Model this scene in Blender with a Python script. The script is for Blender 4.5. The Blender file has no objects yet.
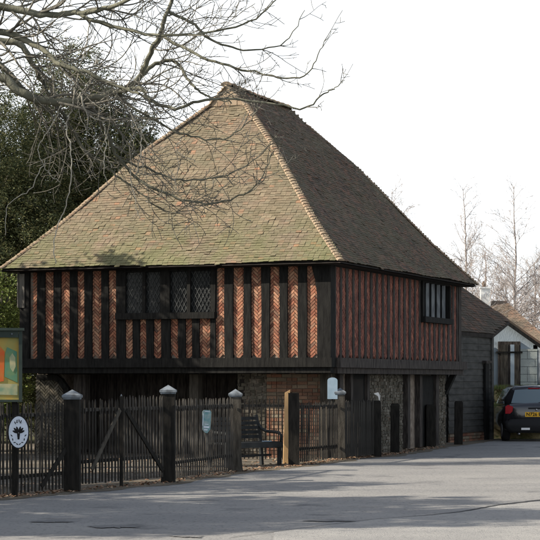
import bpy, math, random
import numpy as np
from mathutils import Vector, Matrix, Quaternion, noise
R = math.radians
rnd = random.Random(7)
scn = bpy.context.scene
col = scn.collection

# ------------------------------------------------------------------ camera, sky, sun, exposure
F = 1900.0; CX = 270.0; HY = 380.0; EYE = 1.6        # focal length and principal lines in photo pixels (540 wide)
cam_d = bpy.data.cameras.new('camera'); cam = bpy.data.objects.new('camera', cam_d); col.objects.link(cam)
cam_d.sensor_width = 36; cam_d.lens = F/540*36
cam_d.shift_y = (HY-270)/540.0
cam_d.clip_start = 0.3; cam_d.clip_end = 3000
cam.location = (0, 0, EYE); cam.rotation_euler = (R(90), 0, 0)
scn.camera = cam

SUN_EL = R(33); AZ = R(256)                            # azimuth from +Y towards +X
S = Vector((math.sin(AZ)*math.cos(SUN_EL), math.cos(AZ)*math.cos(SUN_EL), math.sin(SUN_EL)))
w = bpy.data.worlds.new('World'); scn.world = w; w.use_nodes = True
nt = w.node_tree; nt.nodes.clear()
wo = nt.nodes.new('ShaderNodeOutputWorld'); bg = nt.nodes.new('ShaderNodeBackground')
sky = nt.nodes.new('ShaderNodeTexSky'); sky.sky_type = 'NISHITA'; sky.sun_disc = False
sky.sun_elevation = SUN_EL; sky.sun_rotation = AZ; sky.dust_density = 2.5; sky.air_density = 1.0; sky.ozone_density = 1.0
# thin high cloud over the blue
tc = nt.nodes.new('ShaderNodeTexCoord'); mp = nt.nodes.new('ShaderNodeMapping'); mp.inputs['Scale'].default_value = (2.2, 2.2, 9)
nz = nt.nodes.new('ShaderNodeTexNoise'); nz.inputs['Scale'].default_value = 2.0; nz.inputs['Detail'].default_value = 6
cr = nt.nodes.new('ShaderNodeValToRGB'); cr.color_ramp.elements[0].position = .3; cr.color_ramp.elements[0].color = (.55,)*3+(1,)
cr.color_ramp.elements[1].position = .6; cr.color_ramp.elements[1].color = (.95,)*3+(1,)
mx = nt.nodes.new('ShaderNodeMix'); mx.data_type = 'RGBA'
mx.inputs[7].default_value = (10.6, 11.0, 11.3, 1)
L = nt.links.new
L(tc.outputs['Generated'], mp.inputs['Vector']); L(mp.outputs[0], nz.inputs['Vector']); L(nz.outputs[0], cr.inputs[0])
# the veil is thick low down and thins out overhead
sx_ = nt.nodes.new('ShaderNodeSeparateXYZ'); L(tc.outputs['Generated'], sx_.inputs[0])
el_ = nt.nodes.new('ShaderNodeMapRange'); el_.inputs[1].default_value = .15; el_.inputs[2].default_value = .60; el_.inputs[3].default_value = 1; el_.inputs[4].default_value = .14
L(sx_.outputs[2], el_.inputs[0]); ml_ = nt.nodes.new('ShaderNodeMath'); ml_.operation = 'MULTIPLY'; L(cr.outputs[0], ml_.inputs[0]); L(el_.outputs[0], ml_.inputs[1])
L(ml_.outputs[0], mx.inputs[0]); L(sky.outputs[0], mx.inputs[6]); L(mx.outputs[2], bg.inputs[0])
bg.inputs[1].default_value = 0.088
L(bg.outputs[0], wo.inputs[0])
sd = bpy.data.lights.new('sun', 'SUN'); sd.energy = 4.8; sd.angle = R(0.5); sd.color = (1.0, .9, .76)
so = bpy.data.objects.new('sun', sd); col.objects.link(so); so.location = (-30, -10, 30)
so.rotation_euler = (-S).to_track_quat('-Z', 'Y').to_euler()
scn.view_settings.view_transform = 'Standard'; scn.view_settings.look = 'None'
scn.view_settings.exposure = 0.66; scn.view_settings.gamma = 1; scn.view_settings.use_curve_mapping = False

# ------------------------------------------------------------------ helpers
def P(x, y, z):                                        # photo pixel + depth -> world point
    return Vector(((x-CX)/F*z, z, EYE+(HY-y)/F*z))

def tag(o, label=None, cat=None, group=None, kind=None):
    if label: o['label'] = label
    if cat: o['category'] = cat
    if group: o['group'] = group
    if kind: o['kind'] = kind
    return o

def empty(name, loc=(0, 0, 0), rz=0):
    o = bpy.data.objects.new(name, None); col.objects.link(o)
    o.location = loc; o.rotation_euler = (0, 0, rz); o.empty_display_size = .2
    return o

class MB:
    def __init__(s): s.v = []; s.f = []; s.mi = []; s.sm = []
    def add(s, vs, fs, m=0, smooth=False):
        n = len(s.v); s.v.extend([tuple(p) for p in vs])
        for f in fs: s.f.append(tuple(i+n for i in f)); s.mi.append(m); s.sm.append(smooth)
    def hexa(s, p, m=0):                               # 8 pts: bottom ring 0-3, top ring 4-7
        s.add(p, [(0,3,2,1), (4,5,6,7), (0,1,5,4), (1,2,6,5), (2,3,7,6), (3,0,4,7)], m)
    def box(s, c, d, ax=None, m=0, taper=1.0):
        if ax is None: ax = (Vector((1,0,0)), Vector((0,1,0)), Vector((0,0,1)))
        c = Vector(c); a, b, k = [Vector(q) for q in ax]
        hx, hy, hz = d[0]/2, d[1]/2, d[2]/2
        r = []
        for z_, t in ((-hz, 1), (hz, taper)):
            for x_, y_ in ((-hx,-hy), (hx,-hy), (hx,hy), (-hx,hy)):
                r.append(c+a*x_*t+b*y_*t+k*z_)
        s.hexa(r, m)
    def bar(s, p0, p1, wd, th, up=Vector((0,0,1)), m=0):   # rectangular bar between two points
        p0, p1 = Vector(p0), Vector(p1); d = (p1-p0); ln = d.length; d.normalize()
        a = d.cross(up)
        if a.length < 1e-4: a = d.cross(Vector((1,0,0)))
        a.normalize(); b = a.cross(d)
        s.box((p0+p1)/2, (wd, th, ln), (a, b, d), m)
    def tube(s, pts, rad, n=5, m=0, cap=True):
        ring = []; prev = None; vs = []; fs = []
        k = len(pts)
        for i in range(k):
            p = pts[i]
            d = (pts[min(i+1, k-1)]-pts[max(i-1, 0)])
            if d.length < 1e-9: d = Vector((0,0,1))
            d.normalize()
            if prev is None:
                a = d.orthogonal().normalized()
            else:
                a = prev-d*prev.dot(d)
                if a.length < 1e-5: a = d.orthogonal()
                a.normalize()
            prev = a; b = d.cross(a)
            for j in range(n):
                t = 2*math.pi*j/n
                vs.append(p+(a*math.cos(t)+b*math.sin(t))*rad[i])
        for i in range(k-1):
            for j in range(n):
                fs.append((i*n+j, i*n+(j+1) % n, (i+1)*n+(j+1) % n, (i+1)*n+j))
        if cap: fs.append(tuple(range(n-1, -1, -1))); fs.append(tuple((k-1)*n+j for j in range(n)))
        s.add(vs, fs, m, True)
    def prism(s, poly, ext, m=0):                      # poly: list of points, ext: extrusion vector
        n = len(poly); ext = Vector(ext)
        vs = [Vector(p) for p in poly]+[Vector(p)+ext for p in poly]
        fs = [tuple(range(n)), tuple(range(2*n-1, n-1, -1))]
        for i in range(n): fs.append((i, i+n, (i+1) % n+n, (i+1) % n))
        s.add(vs, fs, m)
    def build(s, name, mats, parent=None, fix=False):
        me = bpy.data.meshes.new(name)
        me.from_pydata(s.v, [], s.f)
        if not isinstance(mats, (list, tuple)): mats = [mats]
        for q in mats: me.materials.append(q)
        me.polygons.foreach_set('material_index', s.mi)
        me.polygons.foreach_set('use_smooth', s.sm)
        if fix:
            import bmesh
            bm = bmesh.new(); bm.from_mesh(me); bmesh.ops.recalc_face_normals(bm, faces=bm.faces); bm.to_mesh(me); bm.free()
        me.update()
        o = bpy.data.objects.new(name, me); col.objects.link(o)
        if parent: o.parent = parent
        return o

def quads_obj(name, V, mat, parent=None):              # V: (N,4,3) numpy
    N = V.shape[0]; me = bpy.data.meshes.new(name)
    me.vertices.add(N*4); me.vertices.foreach_set('co', V.reshape(-1).astype(np.float32))
    me.loops.add(N*4); me.loops.foreach_set('vertex_index', np.arange(N*4, dtype=np.int32))
    me.polygons.add(N); me.polygons.foreach_set('loop_start', np.arange(0, N*4, 4, dtype=np.int32))
    me.materials.append(mat); me.update(calc_edges=True)
    o = bpy.data.objects.new(name, me); col.objects.link(o)
    if parent: o.parent = parent
    return o

# ------------------------------------------------------------------ materials
def mat(name, base, rough=.85, var=None, nscale=4, stretch=(1,1,1), bump=0, bscale=40, detail=6, island=None, metal=0, spec=.12,
        patch=None, ramp=(.35, .65)):
    """base colour, optional noise variation to colour var, per-island palette, bump and a second patch colour"""
    m = bpy.data.materials.new(name); m.use_nodes = True; t = m.node_tree; N = t.nodes; K = t.links.new
    b = N['Principled BSDF']; b.inputs['Roughness'].default_value = rough; b.inputs['Metallic'].default_value = metal
    b.inputs['Specular IOR Level'].default_value = spec
    tcn = N.new('ShaderNodeTexCoord'); mp_ = N.new('ShaderNodeMapping'); mp_.inputs['Scale'].default_value = stretch
    K(tcn.outputs['Object'], mp_.inputs['Vector'])
    cur = None
    if island:
        g = N.new('ShaderNodeNewGeometry'); rp = N.new('ShaderNodeValToRGB'); rp.color_ramp.interpolation = 'LINEAR'
        el = rp.color_ramp.elements
        while len(el) < len(island): el.new(.5)
        for i, (ps, c) in enumerate(island): el[i].position = ps; el[i].color = tuple(c)+(1,)
        K(g.outputs['Random Per Island'], rp.inputs[0]); cur = rp.outputs[0]
    else:
        rgb = N.new('ShaderNodeRGB'); rgb.outputs[0].default_value = tuple(base)+(1,); cur = rgb.outputs[0]
    if var:
        n1 = N.new('ShaderNodeTexNoise'); n1.inputs['Scale'].default_value = nscale; n1.inputs['Detail'].default_value = detail
        K(mp_.outputs[0], n1.inputs['Vector'])
        r1 = N.new('ShaderNodeMapRange'); r1.inputs[1].default_value = ramp[0]; r1.inputs[2].default_value = ramp[1]; K(n1.outputs[0], r1.inputs[0])
        mm = N.new('ShaderNodeMix'); mm.data_type = 'RGBA'; K(r1.outputs[0], mm.inputs[0]); K(cur, mm.inputs[6]); mm.inputs[7].default_value = tuple(var)+(1,)
        cur = mm.outputs[2]
    if patch:
        pc, ps, lo, hi = patch
        n2 = N.new('ShaderNodeTexNoise'); n2.inputs['Scale'].default_value = ps; n2.inputs['Detail'].default_value = 5
        K(tcn.outputs['Object'], n2.inputs['Vector'])
        r2 = N.new('ShaderNodeMapRange'); r2.inputs[1].default_value = lo; r2.inputs[2].default_value = hi; K(n2.outputs[0], r2.inputs[0])
        m2 = N.new('ShaderNodeMix'); m2.data_type = 'RGBA'; K(r2.outputs[0], m2.inputs[0]); K(cur, m2.inputs[6]); m2.inputs[7].default_value = tuple(pc)+(1,)
        cur = m2.outputs[2]
    K(cur, b.inputs['Base Color'])
    if bump:
        n3 = N.new('ShaderNodeTexNoise'); n3.inputs['Scale'].default_value = bscale; n3.inputs['Detail'].default_value = 8
        K(mp_.outputs[0], n3.inputs['Vector'])
        bp = N.new('ShaderNodeBump'); bp.inputs['Strength'].default_value = bump; bp.inputs['Distance'].default_value = .02
        K(n3.outputs[0], bp.inputs['Height']); K(bp.outputs[0], b.inputs['Normal'])
    m['b'] = 1
    return m

M = {}
M['timber'] = mat('black_timber', (.009,.009,.009), .9, (.020,.020,.019), 6, (4,4,.6), .5, 30)
M['timber_side'] = mat('weathered_timber', (.024,.021,.020), .88, (.075,.066,.06), 6, (4,4,.6), .5, 30)
M['timber_grey'] = mat('grey_timber', (.20,.19,.17), .9, (.10,.095,.085), 5, (4,4,.6), .5, 30)
M['post_dark'] = mat('dark_post_wood', (.012,.0115,.0105), .9, (.026,.024,.021), 5, (5,5,.8), .5, 30)
M['post_pale'] = mat('weathered_post_wood', (.085,.078,.066), .9, (.042,.038,.032), 5, (5,5,.8), .5, 30)
M['picket'] = mat('picket_wood', (.085,.080,.072), .9, (.03,.028,.025), 3, (5,5,.8), .4, 30, island=None)
M['picket_dark'] = mat('dark_picket_wood', (.022,.021,.019), .9, (.045,.042,.038), 3, (5,5,.8), .4, 30)
M['cap'] = mat('lead_cap', (.20,.23,.26), .7, (.09,.10,.11), 9, bump=.2)
M['tan'] = mat('fresh_sawn_wood', (.72,.47,.24), .7, (.6,.37,.17), 3, (6,6,.6), .2)
M['mortar'] = mat('lime_mortar', (.27,.23,.19), .95, (.15,.12,.095), 8, bump=.4)
BR = [(0,(.15,.07,.050)), (.3,(.27,.11,.072)), (.55,(.36,.16,.10)), (.8,(.46,.26,.17)), (1,(.12,.075,.06))]
M['brick'] = mat('herringbone_brick', (0,0,0), .9, (.34,.21,.14), 7, bump=.5, bscale=50, island=BR, ramp=(.45,.85))
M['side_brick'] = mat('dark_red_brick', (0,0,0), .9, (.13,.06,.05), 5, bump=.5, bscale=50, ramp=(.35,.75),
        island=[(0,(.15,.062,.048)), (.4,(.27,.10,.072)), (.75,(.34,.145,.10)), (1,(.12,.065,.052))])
M['old_brick'] = mat('old_wall_brick', (0,0,0), .92, (.15,.12,.09), 2.2, bump=.5, bscale=50, ramp=(.4,.72),
        island=[(0,(.11,.05,.035)), (.35,(.19,.085,.055)), (.65,(.26,.15,.10)), (.85,(.22,.19,.14)), (1,(.10,.07,.05))])
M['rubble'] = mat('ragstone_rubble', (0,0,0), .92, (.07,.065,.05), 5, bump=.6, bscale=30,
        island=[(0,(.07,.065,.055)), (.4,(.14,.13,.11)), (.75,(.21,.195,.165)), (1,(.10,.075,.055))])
TI = [(0,(.145,.115,.085)), (.3,(.205,.158,.115)), (.55,(.25,.20,.142)), (.75,(.165,.14,.105)), (.94,(.25,.18,.13)), (.99,(.34,.18,.115)), (1,(.11,.095,.08))]
def tile_mat(name, isl, moss=(.15,.16,.08), zlo=3.8, zhi=5.2, amt=.85):
    m = mat(name, (0,0,0), .92, (.15,.135,.095), 1.3, bump=.35, bscale=40, island=isl, ramp=(.4,.8), patch=((.13,.105,.075), 3.2, .55, .72))
    t = m.node_tree; N = t.nodes; K = t.links.new; b = N['Principled BSDF']
    src = b.inputs['Base Color'].links[0].from_socket
    tcn = N.new('ShaderNodeTexCoord'); sp = N.new('ShaderNodeSeparateXYZ'); K(tcn.outputs['Object'], sp.inputs[0])
    mr = N.new('ShaderNodeMapRange'); mr.inputs[1].default_value = zhi; mr.inputs[2].default_value = zlo
    mr.inputs[3].default_value = .16; mr.inputs[4].default_value = 1; K(sp.outputs[2], mr.inputs[0])
    n = N.new('ShaderNodeTexNoise'); n.inputs['Scale'].default_value = 1.6; n.inputs['Detail'].default_value = 9; n.inputs['Roughness'].default_value = .65; K(tcn.outputs['Object'], n.inputs['Vector'])
    r = N.new('ShaderNodeMapRange'); r.inputs[1].default_value = .36; r.inputs[2].default_value = .56; K(n.outputs[0], r.inputs[0])
    mu = N.new('ShaderNodeMath'); mu.operation = 'MULTIPLY'; K(mr.outputs[0], mu.inputs[0]); K(r.outputs[0], mu.inputs[1])
    m3 = N.new('ShaderNodeMath'); m3.operation = 'MULTIPLY'; K(mu.outputs[0], m3.inputs[0]); m3.inputs[1].default_value = amt
    mm = N.new('ShaderNodeMix'); mm.data_type = 'RGBA'; K(m3.outputs[0], mm.inputs[0]); K(src, mm.inputs[6]); mm.inputs[7].default_value = moss+(1,)
    K(mm.outputs[2], b.inputs['Base Color'])
    return m
M['tile'] = tile_mat('clay_roof_tiles', TI)
M['tile_side'] = tile_mat('shade_toned_clay_roof_tiles', [(0,(.08,.065,.055)), (.4,(.13,.10,.08)), (.7,(.17,.115,.088)), (.88,(.23,.125,.09)), (1,(.085,.075,.06))],
        moss=(.07,.08,.05), zlo=3.9, zhi=9, amt=.35)  # darker copy of the clay tiles, shade of the unlit slopes in its colour
M['hip_tile'] = mat('hip_tiles', (0,0,0), .9, (.30,.24,.17), 4, bump=.3, island=[(0,(.22,.165,.115)), (.5,(.33,.265,.19)), (.85,(.28,.17,.115)), (1,(.17,.14,.10))])
M['barn_tile'] = mat('barn_roof_tiles', (0,0,0), .92, (.07,.062,.05), 1.5, bump=.3, island=[(0,(.06,.05,.042)), (.5,(.11,.08,.062)), (.85,(.15,.085,.06)), (1,(.07,.062,.05))])
M['cottage_tile'] = mat('cottage_roof_tiles', (0,0,0), .92, (.17,.14,.105), 1.1, bump=.3, island=[(0,(.15,.115,.09)), (.5,(.20,.15,.115)), (.85,(.24,.155,.11)), (1,(.15,.13,.10))])
M['soffit'] = mat('dark_boards', (.02,.018,.016), .9, (.035,.03,.028), 5)
M['dark_in'] = mat('dark_interior', (.018,.016,.015), .95, (.03,.027,.024), 2)
M['glass'] = mat('dark_window_glass', (.012,.014,.015), .32, spec=.25)
M['lead'] = mat('lead_cames', (.03,.033,.035), .55, (.085,.09,.09), 14, metal=.2)
M['mullion'] = mat('pale_mullion', (.22,.24,.25), .7, (.10,.11,.12), 5, (3,3,.6))
M['paper'] = mat('notice_paper', (.33,.43,.52), .6, (.27,.37,.45), 8)
M['plaque'] = mat('teal_plaque', (.13,.27,.29), .5, (.28,.36,.36), 11, ramp=(.4,.6))
M['sign_white'] = mat('white_enamel', (.62,.68,.76), .4, (.52,.58,.66), 20)
M['black'] = mat('black_paint', (.012,.012,.013), .5)
M['bench'] = mat('bench_wood', (.024,.026,.027), .8, (.042,.045,.046), 5, (1,1,1), .2)
M['asphalt'] = mat('asphalt_road', (.235,.233,.228), .95, (.285,.28,.268), .9, (.6,1.0,1), .7, 55, patch=((.12,.122,.125), .9, .6, .72))
def speckle(m, sc, c, lo, hi):                         # coarse chippings in the surface
    t = m.node_tree; N = t.nodes; K = t.links.new; b = N['Principled BSDF']; src = b.inputs['Base Color'].links[0].from_socket
    tcn = N.new('ShaderNodeTexCoord'); mq = N.new('ShaderNodeMapping'); mq.inputs['Scale'].default_value = (1,.35,1); K(tcn.outputs['Object'], mq.inputs[0])
    n = N.new('ShaderNodeTexNoise'); n.inputs['Scale'].default_value = sc; n.inputs['Detail'].default_value = 3; n.inputs['Roughness'].default_value = .7; K(mq.outputs[0], n.inputs['Vector'])
    r_ = N.new('ShaderNodeMapRange'); r_.inputs[1].default_value = lo; r_.inputs[2].default_value = hi; K(n.outputs[0], r_.inputs[0])
    m_ = N.new('ShaderNodeMix'); m_.data_type = 'RGBA'; K(r_.outputs[0], m_.inputs[0]); K(src, m_.inputs[6]); m_.inputs[7].default_value = c+(1,); K(m_.outputs[2], b.inputs['Base Color'])
speckle(M['asphalt'], 22, (.15,.15,.15), .52, .78); speckle(M['asphalt'], 31, (.29,.287,.275), .56, .8)
M['ground'] = mat('ground_soil_grass', (.055,.065,.025), .95, (.10,.085,.055), .7, bump=.8, bscale=20, patch=((.05,.075,.02), 2.3, .5, .65))
M['yard'] = mat('gravel_yard', (.19,.175,.15), .95, (.10,.088,.068), 1.3, bump=.8, bscale=60, patch=((.13,.085,.05), 5, .55, .7))
M['verge'] = mat('dirt_verge', (.19,.17,.135), .95, (.13,.11,.082), 2.5, bump=.9, bscale=50, patch=((.15,.105,.07), 9, .55, .7))
M['tar'] = mat('tar_repair', (.045,.046,.048), .85, (.07,.071,.073), 6, bump=.4)
M['asphalt_pale'] = mat('pale_asphalt', (.27,.268,.26), .95, (.32,.315,.30), 1.3, bump=.6, bscale=55); speckle(M['asphalt_pale'], 25, (.19,.19,.187), .52, .75)
M['stain'] = mat('road_stain', (.155,.155,.155), .95, (.20,.20,.198), 9, bump=.5)
M['leaf'] = mat('dead_leaves', (0,0,0), .8, island=[(0,(.16,.09,.055)), (.5,(.27,.165,.105)), (.8,(.42,.31,.21)), (1,(.12,.07,.045))])
M['bark'] = mat('grey_green_bark', (.10,.10,.075), .9, (.20,.20,.155), 2.5, (1,1,.6), .6, 30)
M['bark_dark'] = mat('dark_bark', (.11,.105,.09), .9, (.21,.20,.17), 2.5, (1,1,.6), .6, 30)
M['vine'] = mat('pale_vine_bark', (.46,.44,.38), .9, (.30,.285,.24), 3)
M['birch'] = mat('birch_bark', (.42,.39,.37), .8, (.20,.16,.14), 3, (1,1,3))
M['twig'] = mat('birch_twigs', (.37,.335,.32), .9)
M['brown_twig'] = mat('brown_twigs', (.32,.275,.25), .9)
def leafmat(name, isl, tr=.25):
    m = mat(name, (0,0,0), .7, island=isl, spec=.25)
    t = m.node_tree; N = t.nodes; K = t.links.new; b = N['Principled BSDF']
    src = b.inputs['Base Color'].links[0].from_socket
    tl = N.new('ShaderNodeBsdfTranslucent'); K(src, tl.inputs[0]); ms = N.new('ShaderNodeMixShader'); ms.inputs[0].default_value = tr
    K(b.outputs[0], ms.inputs[1]); K(tl.outputs[0], ms.inputs[2]); K(ms.outputs[0], N['Material Output'].inputs[0]); return m
M['yew'] = leafmat('yew_foliage', [(0,(.032,.046,.022)), (.5,(.075,.092,.040)), (.85,(.15,.155,.065)), (1,(.22,.20,.10))])
M['laurel'] = leafmat('bright_shrub_leaves', [(0,(.07,.10,.025)), (.5,(.13,.18,.045)), (1,(.22,.26,.08))])
M['ivy'] = leafmat('ivy_leaves', [(0,(.02,.035,.012)), (1,(.05,.075,.022))])
M['grass'] = leafmat('grass_blades', [(0,(.05,.085,.02)), (.6,(.09,.13,.035)), (1,(.20,.19,.08))])
M['car'] = mat('black_car_paint', (.010,.010,.014), .18, spec=.6)
M['car'].node_tree.nodes['Principled BSDF'].inputs['Coat Weight'].default_value = .6
M['rubber'] = mat('rubber', (.018,.018,.018), .8)
M['trim'] = mat('black_plastic', (.02,.02,.021), .6)
M['red_lens'] = mat('red_lens', (.30,.003,.010), .4, spec=.15)
M['clear_lens'] = mat('clear_lens', (.75,.75,.75), .25)
M['car_glass'] = mat('car_glass', (.10,.14,.16), .06, spec=.9)
M['plate'] = mat('yellow_plate', (.80,.44,.03), .45)
M['alloy'] = mat('wheel_alloy', (.35,.35,.36), .35, metal=.7)
M['boards_blue'] = mat('pale_blue_render', (.36,.43,.49), .85, (.27,.33,.38), 1.8, (1,1,.5), .3, 25)
M['block'] = mat('pale_block', (.36,.40,.38), .9, (.30,.33,.32), 3, bump=.3)
M['weather'] = mat('tarred_weatherboard', (.042,.043,.041), .85, (.075,.074,.07), 3, (.4,1,3), .4, 30)
M['white'] = mat('white_paint', (.80,.81,.80), .7, (.55,.56,.55), 4)
M['plaster'] = mat('cream_plaster', (.55,.50,.42), .9, (.45,.40,.33), 2)
M['bank'] = mat('leafy_bank_soil', (.36,.30,.17), .95, (.15,.135,.06), 3.5, bump=.9, bscale=14, patch=((.07,.10,.03), 2, .5, .62))
M['poster_bg'] = mat('poster_ochre', (.42,.30,.08), .6, (.30,.29,.10), 5, ramp=(.4,.6))
M['poster_orange'] = mat('poster_orange', (.60,.12,.035), .6, (.5,.2,.05), 7)
M['poster_teal'] = mat('poster_teal', (.08,.23,.16), .6, (.17,.26,.12), 6)
M['poster_pale'] = mat('poster_pale', (.46,.42,.24), .6, (.2,.3,.2), 9)
M['frame_green'] = mat('board_frame', (.035,.048,.042), .7, (.045,.062,.054), 5)

# ------------------------------------------------------------------ the hall's plan
C0 = Vector((1.2, 38, 0))                              # nearest corner
U = Vector((.3665, .9304, 0)); U.normalize()           # along the long side, away
Vv = Vector((-U.y, U.x, 0))                            # along the front, to the left
W = 6.96; LN = 9.48
Z = Vector((0,0,1))
def sf(x):   k = (x-CX)/F; return (C0.x-C0.y*k)/(-Vv.x+Vv.y*k)
def ts(x):   k = (x-CX)/F; return (C0.y*k-C0.x)/(U.x-U.y*k)
def W3(s, t, h): return C0+Vv*s+U*t+Z*h                # s along the front, t along the side

# ------------------------------------------------------------------ ground
def sheet(name, pts, h, m, kind='structure'):
    b = MB(); b.add([(x, y, h) for x, y in pts], [tuple(range(len(pts)))]); o = b.build(name, m); o['kind'] = kind; return o
sheet('ground', [(-700,-200), (700,-200), (700,1400), (-700,1400)], 0, M['ground'])
PX = {'p1': (-2.82,27.1), 'p2': (-1.58,29.5), 'p3': (-.60,33.0), 'p4': (.44,35.3), 'p5': (1.40,38.0), 'p6': (2.20,39.3), 'p7': (2.70,41.1), 'p8': (3.78,44.8), 'p9': (4.63,46.7)}
line = [(-9.0, 17.5), (-3.75,25.1), (-2.75,26.75), (-1.45,29.2), (-.45,32.7), (.62,34.9), (1.62,37.8), (2.5,39.6), (3.0,41.1), (4.1,44.9), (4.95,46.9), (6.05,50.4), (6.6,51.2)]
sheet('road', [(-14,-60), (30,-60), (30, 90), (13,90), (10.5,51.2)][::1]+line[::-1]+[(-14,12)], .012, M['asphalt'])
off = [(-9.0, 17.5), (-4.4,25.6), (-3.4,27.4), (-2.1,30.2), (-1.2,33.6), (-.2,36.3), (.8,38.4)]
inner = [(x-.75, y+.55) for x, y in line]
vo = []
for k_ in range(1, len(line)-1):
    for q_ in range(14):
        t_ = q_/14; x_ = line[k_][0]+(line[k_+1][0]-line[k_][0])*t_; y_ = line[k_][1]+(line[k_+1][1]-line[k_][1])*t_
        e_ = (.16 if k_ < 9 else .05)+.20*noise.noise(Vector((x_*1.3, y_*1.3, 0)))+.08*noise.noise(Vector((x_*7, y_*7, 4)))
        vo.append((x_+e_*.85, y_-e_*.5))
sheet('verge', vo+inner[1:-1][::-1], .016, M['verge'])
sheet('yard', inner[1:7]+[(1.3,38.3), (4.9,47.5), (-2.0,50), (-10,46), (-11,28)], .004, M['yard'])

# ------------------------------------------------------------------ roof
PR = [(-.345,3.95), (-.06,4.24), (.57,4.90), (1.3,5.78), (2.035,6.66), (3.07,7.70), (3.48,8.12)]
hs = [p[1] for p in PR]; ds = [p[0] for p in PR]
def D(h): return float(np.interp(h, hs, ds))
KF, KB = .975, .86; HG = 7.68
def sag(h, a):                                         # gentle unevenness of an old roof
    return .05*noise.noise(Vector((a*.45, h*.5, 3.1)))
def face_pts(face, h):
    """start, end of a course at height h and inward unit vector"""
    d = D(h); df = d*(KF if d > 0 else 1); db = d*(KB if d > 0 else 1)
    if h > HG: df = D(HG)*KF; db = D(HG)*KB
    if face == 'front': return W3(d, df, h), W3(W-d, df, h), U, df
    if face == 'right': return W3(d, df, h), W3(d, LN-db, h), Vv, d
    if face == 'left':  return W3(W-d, LN-db, h), W3(W-d, df, h), -Vv, d
    if face == 'back':  return W3(W-d, LN-db, h), W3(d, LN-db, h), -U, db
def courses(hmax, gauge=.070):
    out = [PR[0][1]]; h = out[0]
    while h < hmax-.02:
        sl = (D(h+.01)-D(h))/.01; h += gauge/math.sqrt(1+sl*sl); out.append(min(h, hmax))
    return out
def tiles(face, hmax, mb, rn, tw=.118):
    cs = courses(hmax)
    for i, h in enumerate(cs[:-1]):
        a, b, inn, d = face_pts(face, h); h2 = cs[min(i+2, len(cs)-1)]
        a2, b2, _, d2 = face_pts(face, h2)
        ax = (b-a); ln = ax.length; ax.normalize()
        up = (Z*(h2-h)+inn*(d2-d)).normalized(); nrm = ax.cross(up).normalized()
        if nrm.z < 0: nrm = -nrm
        tl = (Z*(h2-h)+inn*(d2-d)).length+.01
        x = -(i % 2)*tw/2+rn.uniform(-.02, .02)
        while x < ln:
            x0 = max(x, 0); x1 = min(x+tw-.004, ln); x += tw
            if x1-x0 < .03: continue
            lift = .018+rn.uniform(-.004, .006); th = .012
            if rn.random() < .03: lift += .012
            slip = up*(-rn.uniform(.015,.05)) if rn.random() < .015 else up*0
            sg = nrm*sag(h, x+(7 if face == 'right' else 0)); dr = up*rn.uniform(-.008, .008)+slip
            tw_ = rn.uniform(-.004, .004)
            p = [a+ax*x0+nrm*(lift-tw_)+sg+dr, a+ax*x1+nrm*(lift+tw_)+sg+dr, a+ax*x1+up*tl+nrm*.0+sg, a+ax*x0+up*tl+nrm*.0+sg]
            q = [v+nrm*th for v in p]
            mb.hexa(p+q)
hall = empty('timber_framed_hall', C0)
tag(hall, 'old timber-framed brick hall with a steep mossy tiled hipped roof, overhanging the yard and road', 'building')
def hpart(mb, name, m, label=None, parent=None, fix=False):
    o = mb.build(name, m, None, fix)
    p = parent or hall
    o.parent = p
    off_ = Vector(C0) if p is hall else Vector((0,0,0))
    o.location = -Vector(C0) if p is hall else (0,0,0)
    if label: o['label'] = label
    return o
rn = random.Random(3)
core = MB()
for face in ('front', 'right', 'left', 'back'):
    lv = [PR[0][1], 4.24, 4.9, 5.78, 6.66, HG]+([8.12] if face in ('right', 'left') else [])
    pts = [face_pts(face, h)[:2] for h in lv]
    for i in range(len(lv)-1):
        a, b = pts[i]; c, d_ = pts[i+1]
        core.add([a-Z*.035, b-Z*.035, d_-Z*.035, c-Z*.035], [(0,1,2,3)])
e = [W3(-.345,-.345,3.9), W3(W+.345,-.345,3.9), W3(W+.345,LN+.345,3.9), W3(-.345,LN+.345,3.9)]
core.add([e[0], e[1], e[2], e[3]], [(0,1,2,3)])
roof = hpart(core, 'roof', M['soffit'])
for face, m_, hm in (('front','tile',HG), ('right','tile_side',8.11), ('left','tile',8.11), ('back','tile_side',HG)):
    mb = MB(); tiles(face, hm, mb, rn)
    nm = {'front': 'front roof slope, sunlit tan tiles with green moss at the eaves', 'right': 'long roof slope of brown tiles, coloured darker for shade'}.get(face)
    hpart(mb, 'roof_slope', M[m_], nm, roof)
# gablets
dg = D(HG)
for t_, sgn in ((dg*KF, -1), (LN-dg*KB, 1)):
    mb = MB()
    for r_ in range(6):
        h0 = HG+r_*.095; 
        if h0 > 8.07: break
        dd = D(h0)
        x = dd+.02
        while x < W-dd-.02:
            x1 = min(x+.15, W-dd-.02)
            mb.box(W3((x+x1)/2, t_+sgn*(.03+rn.uniform(0,.012)), h0+.045), (x1-x-.006, .016, .12), (Vv, U, Z)); x += .156
    mb.add([W3(dg,t_,HG-.03), W3(W-dg,t_,HG-.03), W3(W/2,t_,8.12)], [(0,1,2)])
    hpart(mb, 'gablet', M['hip_tile'], None, roof)
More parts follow.
